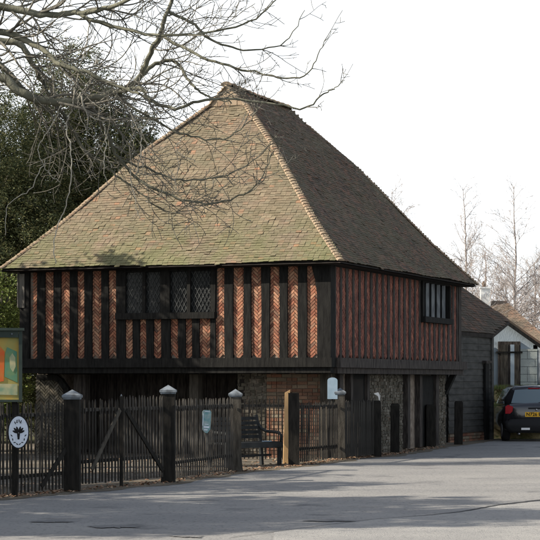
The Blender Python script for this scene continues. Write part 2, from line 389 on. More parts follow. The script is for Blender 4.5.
# bonnet and ridge tiles
def capline(p0s, rad, step, name, m):
    mb = MB()
    pts = [Vector(p) for p in p0s]
    seg = []
    for a, b in zip(pts[:-1], pts[1:]):
        n = max(1, int((b-a).length/step)); seg += [a.lerp(b, i/n) for i in range(n)]
    seg.append(pts[-1])
    for a, b in zip(seg[:-1], seg[1:]):
        d = (b-a).normalized(); sd_ = d.cross(Z).normalized(); up = sd_.cross(d).normalized()
        j = rn.uniform(-.006, .006)
        a_, b_ = a-d*.02, b+d*.05
        ra, rb = rad*rn.uniform(1.0, 1.12), rad*.82
        vs = []
        for p, r_, l in ((a_, ra, .03+j), (b_, rb, .012)):
            for k in range(7):
                t = math.pi*k/6-.0
                vs.append(p+sd_*math.cos(t)*r_+up*(math.sin(t)*r_*.62+l-.035))
        fs = [(k, k+1, k+8, k+7) for k in range(6)]+[tuple(range(6,-1,-1))]
        mb.add(vs, fs)
    return hpart(mb, name, m, None, roof)
lv = [PR[0][1], 4.24, 4.9, 5.78, 6.66, HG]
def hipline(s_end, t_end):
    out = []
    for h in lv:
        d = D(h); df = d*(KF if d > 0 else 1); db = d*(KB if d > 0 else 1)
        out.append(W3(d if s_end == 0 else W-d, df if t_end == 0 else LN-db, h+.02))
    return out
for a_, b_ in ((0,0), (1,0), (0,1), (1,1)):
    capline(hipline(a_, b_), .078, .085, 'hip_tiles', M['hip_tile'])
capline([W3(W/2, dg*KF-.05, 8.12), W3(W/2, LN/2, 8.10), W3(W/2, LN-dg*KB+.05, 8.12)], .13, .3, 'ridge_tiles', M['tile_side'])
for s_ in (0, 1):                                      # verge caps of the front gablet
    capline([W3(dg if s_ == 0 else W-dg, dg*KF-.02, HG), W3(W/2, dg*KF-.02, 8.12)], .07, .12, 'verge_tiles', M['hip_tile'])

# ------------------------------------------------------------------ upper storey
HB, HT = 2.05, 4.02                                     # bottom and top of the framed wall
def herring(mb, org, ax, w_, h0, h1, out, seed, holes=()):
    n = 3; g = .053; br = .043; r = random.Random(seed)
    ca = math.cos(R(45)); N_ = int((w_+h1-h0)*1.5/g)+8
    for k in range(-N_, N_):
        for m_ in range(-N_//3, N_//3+1):
            for typ in (0, 1):
                if typ == 0: x0, y0, lx, ly = k+2*n*m_, k, n, 1
                else: x0, y0, lx, ly = k+2*n-1+2*n*m_, k, 1, n
                cx, cy = (x0+lx/2)*g, (y0+ly/2)*g
                X = (cx-cy)*ca; Y = (cx+cy)*ca
                if not (0.02 < X < w_-.02 and h0+.03 < Y+h0 < h1-.03): continue
                Y += h0
                if any(a < X < b and c < Y < d for a, b, c, d in holes): continue
                dx = ax*ca+Z*ca; dy = -ax*ca+Z*ca
                j = r.uniform(-.004, .004)
                tl = r.uniform(-.02, .02); 
                a1 = dx*math.cos(tl)+dy*math.sin(tl); a2 = dy*math.cos(tl)-dx*math.sin(tl)
                mb.box(org+ax*X+Z*Y+out*(.012+j), (lx*g-(g-br), ly*g-(g-br), .03), (a1, a2, out))
# front infill: backing plus bricks
ws, we = sf(216)+.0, sf(118)
fw = MB(); fw.box(W3(W/2, .12, (HB+HT)/2), (W-.1, .16, HT-HB), (Vv, U, Z)); 
hpart(fw, 'wall', M['mortar'])
hb = MB(); herring(hb, W3(0, .04, 0), Vv, W, HB, HT, -U, 1, holes=[(ws, we, 2.88, 4.2), (-1, .13, 0, 9), (W-.2, W+1, 0, 9)])
hpart(hb, 'brick_panels', M['brick'], 'herringbone brick infill between the black timbers of the sunlit front')
sw = MB(); sw.box(W3(.12, LN/2, (HB+HT)/2), (LN-.45, .16, HT-HB-.01), (U, Vv, Z)); hpart(sw, 'wall', M['mortar'])
hb = MB(); tw0, tw1 = ts(420.5), ts(447.5)
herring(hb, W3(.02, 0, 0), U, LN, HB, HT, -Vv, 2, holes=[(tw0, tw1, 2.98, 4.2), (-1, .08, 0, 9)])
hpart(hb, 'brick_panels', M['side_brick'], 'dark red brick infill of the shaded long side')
lw = MB(); lw.box(W3(W-.12, LN/2, (HB+HT)/2), (LN-.45, .16, HT-HB-.01), (U, Vv, Z)); lw.box(W3(W/2, LN-.1, (HB+HT)/2), (W-.1, .16, HT-HB-.01), (Vv, U, Z))
hpart(lw, 'rear_wall', M['mortar'])
# studs of the front, read off the photograph
def stud_front(xa, xb, h0=HB, h1=HT, m='timber', pr=.035, name='stud'):
    a, b = sorted((sf(xa), sf(xb))); mb = MB(); c = (a+b)/2; wd = b-a
    j1, j2 = rn.uniform(-.012,.012), rn.uniform(-.012,.012)
    p = [W3(c-wd/2, -pr, h0), W3(c+wd/2, -pr, h0), W3(c+wd/2, .1, h0), W3(c-wd/2, .1, h0)]
    q = [W3(c-wd/2+j1, -pr+rn.uniform(-.006,.006), h1), W3(c+wd/2+j2, -pr, h1), W3(c+wd/2+j2, .1, h1), W3(c-wd/2+j1, .1, h1)]
    mid = [(u+v_)/2+Vv*rn.uniform(-.012,.012) for u, v_ in zip(p, q)]
    vs = p+mid+q
    fs = [(3,2,1,0), (8,9,10,11)]
    for k in (0, 4):
        for i in range(4): fs.append((k+i, k+(i+1) % 4, k+4+(i+1) % 4, k+4+i))
    mb.add(vs, fs)
    return hpart(mb, name, M[m])
for a, b in ((38,45.5), (54,61), (70,77.5), (85,92.5), (102,109), (117,126), (210.5,216.2), (225.2,233.6), (243.7,251.6), (261.8,270), (280,288), (298.4,307)):
    stud_front(a, b)
for a, b in ((133.4,140.3), (147,154), (161.8,171), (179,186), (192.8,200.2)):
    stud_front(a, b, HB, 2.86)
# corner posts: right with a flared head, left plain with a pale weathered board
mb = MB(); a = sf(330)-.0; b = sf(318)
mb.prism([W3(-.03,-.04,HB), W3(.26,-.04,HB), W3(.26,-.04,3.3), W3(.30,-.04,3.6), W3(.42,-.04,HT), W3(-.03,-.04,HT)], U*.28)
hpart(mb, 'corner_post', M['timber'])
mb = MB(); mb.box(W3(W-.06, .07, (HB+HT)/2), (.22, .24, HT-HB), (Vv, U, Z)); hpart(mb, 'corner_post', M['timber'])
mb = MB(); mb.box(W3(W+.062, .03, 3.52), (.02, .3, .75), (Vv, U, Z)); mb.box(W3(W-.0, -.058, 3.5), (.14, .02, .72), (Vv, U, Z)); hpart(mb, 'weathered_board', M['timber_grey'], 'pale grey weathered board on the left corner')
mb = MB(); mb.box(W3(.08, LN-.1, (HB+HT)/2), (.24, .24, HT-HB), (Vv, U, Z)); hpart(mb, 'corner_post', M['timber_side'])
# wall plates
mb = MB(); mb.box(W3(W/2, .02, 3.96), (W, .16, .14), (Vv, U, Z)); mb.box(W3(.02, LN/2, 3.955), (.155, LN-.3, .14), (Vv, U, Z)); hpart(mb, 'wall_plate', M['timber'])
# front window
a, b = ws, we
mb = MB(); mb.box(W3((a+b)/2, .04, 3.42), (b-a-.02, .02, .98), (Vv, U, Z)); 
win = MB(); win.box(W3((a+b)/2, -.045, 2.925), (b-a+.02, .15, .13), (Vv, U, Z))
win.box(W3((a+b)/2, -.02, 2.99+.9), (b-a-.02, .08, .09), (Vv, U, Z))
wf = hpart(win, 'window', M['timber'], 'wide front window with four lights of diamond leaded glass')
mull = [(143.2,146.2), (161,170.5), (187.8,191)]
for q0, q1 in mull:
    c0, c1 = sorted((sf(q0), sf(q1))); mm_ = MB(); mm_.box(W3((c0+c1)/2, -.01, 3.42), (c1-c0, .08, .96), (Vv, U, Z)); hpart(mm_, 'mullion', M['timber'], None, wf)
hpart(mb, 'pane', M['glass'], None, wf)
lt = [(126,143.2), (146.2,161), (170.5,187.8), (191,210.5)]
for x0, x1 in lt:
    s0, s1 = sorted((sf(x0), sf(x1))); mb = MB(); h0, h1 = 3.0, 3.86; g = .085; gh = .125
    r0 = rn.uniform(-.01,.01)
    lo = s1-s0; hi = h1-h0
    k = -int(hi/gh*g/g)-12
    for sg in (1, -1):
        for i in range(-14, 20):
            # line: x = i*g + sg*(y/gh)*g/1  clipped to the light
            pts = []
            x_at = lambda y: i*g+sg*(y/gh)*g*.75
            y0, y1 = 0, hi
            xa, xb = x_at(0), x_at(hi)
            if xa == xb: continue
            def ycl(x): return (x-i*g)*gh/(sg*g*.75)
            ya, yb = sorted((ycl(0), ycl(lo)))
            y0, y1 = max(0, ya), min(hi, yb)
            if y1-y0 < .03: continue
            mb.bar(W3(s0+x_at(y0), .02+r0*.3, h0+y0), W3(s0+x_at(y1), .02+r0*.3, h0+y1), .012, .008, up=U)
    hpart(mb, 'leading', M['lead'], None, wf)
# side studs
tq = .22; per = .391; i = 0
while tq < LN-.15:
    h1 = HT
    if tw0-.05 < tq < tw1+.05: h1 = 2.97
    mb = MB(); wd = .145+rn.uniform(-.02,.02); j = rn.uniform(-.02,.02)
    p = [W3(-.022, tq-wd/2, HB), W3(-.022, tq+wd/2, HB), W3(.1, tq+wd/2, HB), W3(.1, tq-wd/2, HB)]
    q = [W3(-.024+rn.uniform(-.004,.004), tq-wd/2+j, h1), W3(-.022, tq+wd/2+j, h1), W3(.1, tq+wd/2+j, h1), W3(.1, tq-wd/2+j, h1)]
    mb.hexa(p+q); hpart(mb, 'stud', M['timber_side'], fix=True); tq += per
# extra short studs below the side window
mb = MB(); mb.box(W3(-.06, (tw0+tw1)/2, 3.0), (.16, tw1-tw0+.12, .13), (Vv, U, Z)); mb.box(W3(-.02, (tw0+tw1)/2, 3.89), (.08, tw1-tw0, .08), (Vv, U, Z))
for tt in (tw0, tw1): mb.box(W3(-.02, tt, 3.46), (.12, .13, .8), (Vv, U, Z))
wsd = hpart(mb, 'window', M['timber'], 'side window with pale upright mullions near the far corner')
mb = MB(); mb.box(W3(.03, (tw0+tw1)/2, 3.46), (.02, tw1-tw0-.1, .86), (Vv, U, Z)); hpart(mb, 'pane', M['glass'], None, wsd)
for k in range(1, 5):
    tt = tw0+(tw1-tw0)*k/5; mb = MB(); mb.box(W3(-.02, tt, 3.46), (.06, .085, .79), ((Vv+U).normalized(), (U-Vv).normalized(), Z)); hpart(mb, 'mullion', M['mullion'], None, wsd)
# jetty beams
def beam(pts, name, m):
    mb = MB(); 
    for a, b in zip(pts[:-1], pts[1:]): mb.prism([a[0], a[1], a[2], a[3]], b[0]-a[0])
    return hpart(mb, name, m, fix=True)
mb = MB(); mb.box(W3(W/2, -.03, 1.955), (W+.2, .30, .19), (Vv, U, Z)); mb.box(W3(W/2, -.0, 1.80), (W+.1, .22, .118), (Vv, U, Z)); hpart(mb, 'jetty_beam', M['timber'])
mb = MB(); mb.box(W3(-.03, LN/2+.07, 1.95), (.30, LN+.02-.1, .195), (Vv, U, Z)); mb.box(W3(.0, LN/2+.05, 1.79), (.22, LN-.2, .12), (Vv, U, Z)); hpart(mb, 'jetty_beam', M['timber_side'])
mb = MB()
k = .3
while k < W-.1:
    mb.box(W3(k, .42, 1.80), (.13, .6, .15), (Vv, U, Z)); k += .42
k = .5
while k < LN-.2:
    mb.box(W3(.42, k, 1.80), (.6, .13, .15), (Vv, U, Z)); k += .42
hpart(mb, 'jetty_joists', M['timber'])
mb = MB(); mb.box(W3(W/2, LN/2, 1.93), (W-.2, LN-.2, .06), (Vv, U, Z)); hpart(mb, 'upper_floor', M['soffit'])
# ------------------------------------------------------------------ ground floor
RC = .55; RS = .24
def brickwall(mb, p0, ax, w_, h0, h1, out, seed, bl=.225, bh=.075, stone=False):
    r = random.Random(seed); y = h0; i = 0
    while y < h1-.01:
        hh = bh*(r.uniform(.8,1.35) if stone else 1); hh = min(hh, h1-y)
        x = -r.uniform(0, bl) if stone else -(i % 2)*bl/2
        while x < w_:
            l = bl*(r.uniform(.6,1.4) if stone else (1 if r.random() < .6 else .5))
            x0, x1 = max(0, x), min(w_, x+l-.010)
            if x1-x0 > .03:
                j = r.uniform(-.012,.012) if stone else r.uniform(-.004,.004)
                if stone:
                    an = r.uniform(-.13,.13); a1 = ax*math.cos(an)+Z*math.sin(an); a2 = Z*math.cos(an)-ax*math.sin(an); k_ = r.uniform(.72,1)
                    mb.box(p0+ax*(x0+x1)/2+Z*(y+hh/2)+out*(j-.004), ((x1-x0)*k_, .05, (hh-.004)*r.uniform(.75,1.0)), (a1, out, a2))
                else: mb.box(p0+ax*(x0+x1)/2+Z*(y+hh/2)+out*j, (x1-x0, .05, hh-.012), (ax, out, Z))
            x += l
        y += hh; i += 1
s_b = sf(266)+.20; s_r = sf(236)+.20
gf = MB(); gf.box(W3((RS+s_r)/2, RC+.14, .9), (s_r-RS, .22, 1.8), (Vv, U, Z)); hpart(gf, 'ground_floor_wall', M['mortar'])
mb = MB(); brickwall(mb, W3(RS, RC+.02, 0), Vv, s_b-RS, 0, 1.78, -U, 5); hpart(mb, 'ground_floor_bricks', M['old_brick'], 'patched red brick ground-floor wall under the jetty')
mb = MB(); brickwall(mb, W3(s_b, RC+.02, 0), Vv, s_r-s_b, 0, 1.78, -U, 6, .15, .06, True); hpart(mb, 'rubble_walling', M['rubble'])
# inner undercroft walls
mb = MB(); mb.box(W3((s_r+W)/2, 2.0, .95), (W-s_r, .1, 1.9), (Vv, U, Z)); mb.box(W3(s_r-.1, 1.3, .95), (.1, 1.5, 1.9), (Vv, U, Z)); hpart(mb, 'undercroft_wall', M['soffit'])
mb = MB()
for k_ in range(18): mb.box(W3(s_r+.2+k_*.24, 1.92, .9), (.225, .04, 1.78), (Vv, U, Z))
hpart(mb, 'undercroft_boarding', M['timber_side'])
sl = sf(60)+.22; WL = W-.03
mb = MB(); mb.box(W3((sl+WL)/2, RC+.14, .9), (WL-sl, .2, 1.8), (Vv, U, Z)); hpart(mb, 'ground_floor_wall', M['mortar'])
mb = MB(); herring(mb, W3(sl, RC+.02, 0), Vv, WL-sl, 0, 1.78, -U, 9); hpart(mb, 'brick_panels', M['rubble'])  # brick panel coloured with dark rubble to stand in for tree shade
mb = MB(); mb.box(W3(W-.14, LN/2+.4, .9), (.2, LN-.9, 1.8), (Vv, U, Z)); mb.box(W3(W/2, LN-.5, .9), (W-.5, .2, 1.8), (Vv, U, Z)); hpart(mb, 'rear_wall', M['mortar'])
for xa, xb, mm_ in ((62,78,'timber_side'), (180,190,'timber_grey')):
    s0, s1 = sorted((sf(xa), sf(xb))); mb = MB(); mb.box(W3((s0+s1)/2, .55, .92), (.28 if xa < 100 else .2, .22, 1.6), (Vv, U, Z)); hpart(mb, 'post', M['post_pale'] if xa > 100 else M['timber_side'])
# curved brace left
mb = MB(); c = [W3(sf(62)+.05, .5, 1.15), W3(sf(60)+.10, .5, 1.4), W3(sf(55)+.12, .5, 1.58), W3(sf(45), .5, 1.66), W3(sf(28), .5, 1.66)]
for a, b in zip(c[:-1], c[1:]): mb.bar(a, b+(b-a)*.1, .12, .12, up=Z)
hpart(mb, 'brace', M['timber'])
# paper on a board on the brick corner
# side ground floor
mb = MB(); mb.box(W3(RS+.14, (RC+LN-.3)/2, .9), (.22, LN-.3-RC-.12, 1.8), (Vv, U, Z)); hpart(mb, 'ground_floor_wall', M['mortar'])
def sideseg(x0, x1): return ts(x0)+.9, ts(x1)+.9
for t0_, wl_, sd_ in ((2.9,2.7,12), (RC,.62,13), (8.2,.9,14)):
    mb = MB(); brickwall(mb, W3(RS+.02, t0_, 0), U, wl_, 0, 1.76, -Vv, sd_, .15, .065, True)
    hpart(mb, 'rubble_walling', M['rubble'], 'ragstone and flint panel of the shaded ground-floor side wall')
mb = MB(); mb.box(W3(RS-.01, 2.0, .45), (.06, 1.8, .9), (Vv, U, Z)); hpart(mb, 'boarding', M['timber_side'])
for tt, wd in ((1.1,.22), (1.75,.14), (2.85,.16), (5.75,.2), (6.7,.2), (8.05,.24)):
    mb = MB(); mb.box(W3(RS-.02, tt, .89), (.16, wd, 1.70), (Vv, U, Z)); hpart(mb, 'post', M['timber_side'])
mb = MB(); mb.box(W3(RS-.01, 2.3, 1.32), (.05, .95, .82), (Vv, U, Z)); lw_ = hpart(mb, 'window', M['timber'], 'low dark window under the side jetty')
mb = MB(); mb.box(W3(RS-.04, 2.3, 1.32), (.015, .7, .6), (Vv, U, Z)); hpart(mb, 'pane', M['dark_in'], None, lw_)
mb = MB(); mb.box(W3(RS-.0, 7.37, .86), (.07, 1.1, 1.7), (Vv, U, Z)); dr = hpart(mb, 'door', M['timber'])
mb = MB(); mb.box(W3(RS-.055, 7.7, .85), (.04, .12, .03), (Vv, U, Z)); hpart(mb, 'handle', M['lead'], None, dr)
mb = MB(); mb.prism([W3(.0, 9.1, 1.74), W3(.0, 9.25, 1.74), W3(.22, 9.2, 1.25), W3(.22, 9.0, 1.25)], Vv*.14); hpart(mb, 'jetty_bracket', M['timber'], fix=True)
mb = MB(); mb.tube([W3(-.06, .2, 3.9), W3(-.07, .2, 2.2)], [.012, .012], 6); 
# dragon post
mb = MB(); mb.box(W3(RS+.06, RC+.03, .88), (.17, .2, 1.70), (Vv, U, Z)); hpart(mb, 'corner_post', M['post_pale'])

# ------------------------------------------------------------------ notices on the hall
mb = MB(); c = W3(sf(332.5)+.48, RC-.03, 0)
pz = 37.9; q = P(332.5, 388, pz)
nb = empty('notice_board', (q.x, q.y, q.z)); tag(nb, 'white rounded notice board on the brick wall near the corner of the hall', 'notice')
mb = MB(); n = 10; pts = []
for k in range(n+1):
    t = math.pi*k/n; pts.append(Vector((math.cos(t)*.10, 0, .15+math.sin(t)*.06)))
pts += [Vector((-.10,0,-.22)), Vector((.10,0,-.22))]
mb.prism(pts, (0,.03,0)); mb.build('board', M['paper'], nb, fix=True)
mb = MB(); mb.bar((0,.05,-1.25*0-.99), (0,.05,.1), .05, .04); mb.build('post', M['post_dark'], nb)

# ------------------------------------------------------------------ posts
def gatepost(key, h, wd, m, cap=True, label='', capm='cap', ax=None, skew=0, flare=0):
    x, y = PX[key]; o = empty('gate_post', (x, y, 0), rz=skew); tag(o, label, 'post')
    mb = MB(); hh = h-(.115 if cap else 0)
    r = [(-1,-1), (1,-1), (1,1), (-1,1)]; vs = []; lvl = [(0, 1+flare), (.15, 1+flare*.4), (.4, 1), (hh*.7, .99), (hh, .98)]
    for z_, s_ in lvl:
        for a, b in r: vs.append((a*wd/2*s_+rn.uniform(-.004,.004), b*wd/2*s_+rn.uniform(-.004,.004), z_))
    fs = [(3,2,1,0), tuple(range(len(vs)-4, len(vs)))]
    for i in range(len(lvl)-1):
        for j in range(4): fs.append((i*4+j, i*4+(j+1) % 4, i*4+4+(j+1) % 4, i*4+4+j))
    mb.add(vs, fs); mb.build('shaft', M[m], o)
    if cap:
        mb = MB(); w2 = wd/2+.022
        mb.box((0,0,hh+.012), (w2*2-.03, w2*2-.03, .024)); mb.box((0,0,hh+.042), (w2*2, w2*2, .034))
        mb.add([(-w2,-w2,hh+.0595), (w2,-w2,hh+.0595), (w2,w2,hh+.0595), (-w2,w2,hh+.0595), (0,0,hh+.14)], [(0,1,4), (1,2,4), (2,3,4), (3,0,4), (3,2,1,0)])
        mb.build('cap', M[capm], o)
    return o
gatepost('p1', 1.44, .225, 'post_dark', True, 'thick dark gate post with a pale pyramid cap, left of the picket gates')
gatepost('p2', 1.50, .215, 'post_dark', True, 'thick dark gate post with a pale pyramid cap, right of the picket gates')
gatepost('p3', 1.42, .20, 'post_pale', True, 'weathered grey-brown capped post between the teal plaque and the bench', flare=.35)
gatepost('p4', 1.36, .20, 'post_dark', False, 'dark flat-topped post beside the fresh tan board')
gatepost('p5', 1.42, .19, 'post_pale', True, 'weathered capped post in front of the hall corner below the white notice', flare=.2)
def bollard(key, h, label, wd=.19):
    x, y = PX[key]; mb = MB()
    mb.box((0,0,h/2-.02), (wd, wd*.9, h-.04)); mb.box((0,0,h-.02+.003), (wd, wd*.9, .04), taper=.75)
    o = mb.build('wooden_bollard', M['post_dark']); o.location = (x, y, 0); o.rotation_euler = (rn.uniform(-.01,.01), rn.uniform(-.012,.012), rn.uniform(-.1,.1))
    tag(o, label, 'bollard', 'wooden bollards along the side of the hall'); return o
bollard('p6', 1.17, 'dark wooden bollard ending the picket fence, with a torn white paper on top')
bollard('p7', 1.09, 'dark wooden bollard in front of the flint wall panel')
bollard('p8', 1.02, 'dark wooden bollard before the hall side door', .21)
bollard('p9', 1.08, 'dark wooden bollard at the far corner of the hall before the black barn', .2)
mb = MB(); mb.add([(0,0,0), (.10,.01,.02), (.16,.0,-.07), (.15,.015,-.2), (.11,.02,-.18), (.09,.0,-.08), (-.03,.01,-.02)], [(0,1,2,5,6), (2,3,4,5)])
mb2 = MB(); mb2.prism([Vector(v) for v in mb.v], (0,.012,0)); o = mb2.build('torn_paper', M['white'], fix=True); o.scale = (.72,1,.8); q = P(375, 393, 39.1); o.location = (q.x, 39.17, q.z); tag(o, 'torn white paper fixed to the top of a dark bollard', 'paper')
q = P(286.5, 390, 36.3)
mb = MB(); mb.prism([Vector((-.055,0,0)), Vector((.055,0,0)), Vector((.075,0,1.41)), Vector((-.02,0,1.36))], (0,.05,0)); o = mb.build('tan_board', M['tan'], fix=True)
o.location = (q.x-.01, 36.0, 0); o.rotation_euler = (0,0,.12); tag(o, 'fresh tan sawn board standing upright between the bench and a dark post', 'board')

# ------------------------------------------------------------------ picket fences and gates
def picket_run(name, a, b, h, label, cat, m='picket', sp=.084, hang=None, brace=None, group=None, bottom=.06, pw=.022, rails=(.3, 1.0), sag_=0):
    a = Vector((a[0], a[1], 0)); b = Vector((b[0], b[1], 0)); d = b-a; ln = d.length; d.normalize(); nrm = Vector((d.y,-d.x,0))
    o = empty(name, a); tag(o, label, cat, group)
    n = int(ln/sp); pk = MB(); w2 = pw/2
    hp = h-bottom
    vs = [(-w2,-.01,0), (w2,-.01,0), (w2,.01,0), (-w2,.01,0), (-w2,-.01,hp-.05), (w2,-.01,hp-.05), (w2,.01,hp-.05), (-w2,.01,hp-.05), (0,-.006,hp), (0,.006,hp)]
    fs = [(3,2,1,0), (0,1,5,4), (2,3,7,6), (1,2,6,5), (3,0,4,7), (4,5,8), (6,7,9), (5,6,9,8), (7,4,8,9)]
    pk.add(vs, fs); src = None; ang = math.atan2(d.y, d.x)
    for i in range(n):
        if src is None: src = pk.build('picket', M[m], o); c = src
        else: c = src.copy(); col.objects.link(c); c.parent = o
        p = d*((i+.5)*ln/n)
        if rn.random() < .02 and i > 2: p += nrm*.01
        c.location = (p.x, p.y, bottom+rn.uniform(-.01,.01)); c.rotation_euler = (rn.uniform(-.012,.012), rn.uniform(-.010,.010), ang+rn.uniform(-.1,.1))
        c.scale = (rn.uniform(.9,1.1), 1, rn.uniform(.985,1.01))
    for hh in rails:
        mb = MB(); mb.bar(-nrm*.03*-1*-1+Z*hh, d*ln-nrm*.03+Z*(hh+sag_), .03, .05, up=nrm.cross(d)); rr = mb.build('rail', M['picket' if hh > .9 else m], o)
    if brace:
        p0, p1, bm = brace
        mb = MB(); mb.bar(d*(ln*p0[0])+Z*p0[1]+nrm*.022, d*(ln*p1[0])+Z*p1[1]+nrm*.022, .02, .07, up=nrm.cross(d)); mb.build('brace', M[bm], o)
    return o
def lerp2(a, b, t): return (a[0]+(b[0]-a[0])*t, a[1]+(b[1]-a[1])*t)
p1, p2, p3, p4, p5, p6 = [PX[k] for k in ('p1','p2','p3','p4','p5','p6')]
LF = (-4.9, 23.1)
picket_run('picket_fence', LF, lerp2(LF, p1, .955), 1.29, 'dark picket fence carrying the white oval sign, below the painted board', 'fence', 'picket_dark', rails=(.28,1.12), brace=((.86,.12),(1.0,.62),'post_dark'))
gm = lerp2(p1, p2, .49)
picket_run('picket_gate', lerp2(p1,p2,.05), lerp2(p1,p2,.475), 1.32, 'left leaf of the picket gates, with a pale diagonal brace', 'gate', 'picket_dark', rails=(.42,1.17), brace=((.30,.30),(.97,1.16),'post_pale'), bottom=.1)
picket_run('picket_gate', lerp2(p1,p2,.505), lerp2(p1,p2,.95), 1.36, 'right leaf of the picket gates, with a dark diagonal brace', 'gate', 'picket', rails=(.42,1.17), brace=((.05,1.15),(.95,.2),'post_dark'), bottom=.1)
mb = MB(); mb.box((0,0,.68), (.05,.05,1.36)); mb.box((0,0,1.36), (.045,.045,.06), taper=.2, m=1); o = mb.build('gate_stop_post', [M['post_dark'], M['cap']]); o.location = (gm[0], gm[1], 0); tag(o, 'thin stake with a pale tip where the two picket gates meet', 'post')
picket_run('picket_fence', lerp2(p2,p3,.04), lerp2(p2,p3,.96), 1.30, 'grey picket fence carrying the teal plaque', 'fence', 'picket', sp=.112, rails=(.3,1.17), pw=.023)
picket_run('picket_fence', (-.95,36.9), (.45,37.1), 1.27, 'short picket fence standing behind the bench', 'fence', 'picket_dark', sp=.08, rails=(.3,1.1))
picket_run('picket_fence', lerp2(p4,p5,.05), lerp2(p4,p5,.95), 1.18, 'brown picket fence between the tan board and the corner post', 'fence', 'picket_dark', sp=.105, rails=(.3,1.1), pw=.028)
picket_run('picket_fence', lerp2(p5,p6,.08), lerp2(p5,p6,.92), 1.2, 'close dark paling fence right of the white notice', 'fence', 'picket_dark', sp=.085, rails=(.3,1.05), pw=.07)

# oval sign on the left fence
q = P(18.5, 432, 25.55); ov = empty('oval_sign', q, rz=R(30)); tag(ov, 'white oval enamel sign with a black emblem, hung on the left fence', 'sign')
mb = MB(); pts = [Vector((math.cos(t)*.145, 0, math.sin(t)*.215)) for t in [2*math.pi*k/32 for k in range(32)]]
mb.prism(pts, (0,.012,0)); mb.build('plate', M['sign_white'], ov, fix=True)
mb = MB()
def blob(cx, cz, rx, rz_, rot=0, y=-.004, n=12):
    ps = []
    for k in range(n):
        t = 2*math.pi*k/n; x, z_ = math.cos(t)*rx, math.sin(t)*rz_
        ps.append(Vector((cx+x*math.cos(rot)-z_*math.sin(rot), y, cz+x*math.sin(rot)+z_*math.cos(rot))))
    mb.prism(ps, (0,.003,0))
for q_, (a_, l_) in enumerate(((-1.15,.062), (-.72,.075), (-.3,.07), (.3,.07), (.72,.075), (1.15,.062))):
    mb = MB(); blob(math.sin(a_)*.055, -.02+math.cos(a_)*.055, .0145, l_*.62, -a_); mb.build('emblem_leaf', M['black'], ov, fix=True)
mb = MB(); mb.prism([Vector((-.022,-.004,-.015)), Vector((.022,-.004,-.015)), Vector((.012,-.004,-.10)), Vector((-.012,-.004,-.10))], (0,.003,0)); mb.build('emblem_stem', M['black'], ov, fix=True)
mb = MB()
for x_, z_, r_ in ((-.05,.125,.4), (-.022,.148,-.1), (.008,.15,.1), (.034,.14,-.5)): blob(x_, z_, .0065, .022, r_, n=6)
for x_, z_ in ((-.022,.128), (.03,.122)): blob(x_, z_, .016, .005, 0, n=6)
for t in range(8):
    a = R(196+t*21); blob(math.cos(a)*.105, math.sin(a)*.165, .0065, .019, a+.5*(-1)**t, n=6)
mb.build('lettering', M['black'], ov, fix=True)
mb = MB(); ps = [(math.cos(t), math.sin(t)) for t in [2*math.pi*k/32 for k in range(33)]]
for a, b in zip(ps[:-1], ps[1:]): mb.bar(Vector((a[0]*.15,.004,a[1]*.22)), Vector((b[0]*.15,.004,b[1]*.22)), .016, .012, up=Vector((0,1,0)))
mb.build('rim', M['black'], ov)
# teal plaque
q = P(206.5, 421, 31.25); pl = empty('teal_plaque', q, rz=R(55)); pl.rotation_euler = (0, R(4), R(35)); tag(pl, 'small teal and white plaque wired to the grey pickets', 'plaque')
mb = MB(); mb.prism([Vector(v) for v in ((-.085,0,-.13), (-.02,0,-.19), (.03,0,-.2), (.085,0,-.13), (.085,0,.15), (.06,0,.18), (-.06,0,.18), (-.085,0,.15))], (0,.012,0)); mb.build('panel', M['plaque'], pl, fix=True)
mb = MB(); mb.box((0,-.006,-.10), (.11,.004,.03)); mb.box((-.01,-.006,-.145), (.07,.004,.02)); mb.box((0,-.006,.155), (.10,.004,.012)); mb.box((.0,-.006,-.055), (.08,.004,.012)); mb.box((-.074,-.006,.02), (.012,.004,.2)); mb.build('lettering', M['sign_white'], pl)

# painted board at the left edge
q = P(22, 331, 25.75); bd = empty('painted_board', (q.x, 25.75, 0), rz=R(6)); tag(bd, 'framed painted board in ochre, orange and teal on posts above the left fence', 'sign')
wd = 1.15; h0, h1 = 1.30, 2.265
mb = MB(); mb.box((-wd/2,.03,(h0+h1)/2), (wd-.06,.02,h1-h0-.06)); mb.build('panel', M['poster_bg'], bd)
mb = MB(); mb.box((-.02,0,(h0+h1)/2), (.045,.08,h1-h0-.002)); mb.box((-wd+.02,0,(h0+h1)/2), (.045,.08,h1-h0-.002)); mb.box((-wd/2,0,h1-.045), (wd-.094,.078,.09)); mb.box((-wd/2,0,h0+.018), (wd-.094,.078,.03)); mb.box((-wd/2,-.0,h1+.021), (wd+.06,.16,.035)); mb.build('frame', M['frame_green'], bd)
def pa(poly, m, y):
    mb = MB(); mb.prism([Vector((-x_, y, h1-z_)) for x_, z_ in poly], (0,.003,0)); mb.build('artwork', M[m], bd, fix=True)
pa([(.07,.28), (.20,.22), (.225,.30), (.235,.62), (.06,.70)], 'poster_teal', .012)
pa([(.09,.36), (.13,.30), (.17,.36), (.16,.50), (.12,.56), (.085,.48)], 'poster_pale', .007)
pa([(.235,.28), (.30,.20), (.45,.22), (.47,.60), (.36,.70), (.245,.68)], 'poster_orange', .012)
pa([(.06,.72), (.25,.715), (.47,.72), (.47,.86), (.06,.87)], 'poster_pale', .012)
pa([(.52,.25), (.9,.2), (1.0,.5), (.8,.7), (.55,.66)], 'poster_teal', .012)
mb = MB(); mb.tube([Vector((-.135,-.035,h1-.045)), Vector((-.135,-.06,h1-.045))], [.014,.014], 8); mb.build('screw', M['cap'], bd)
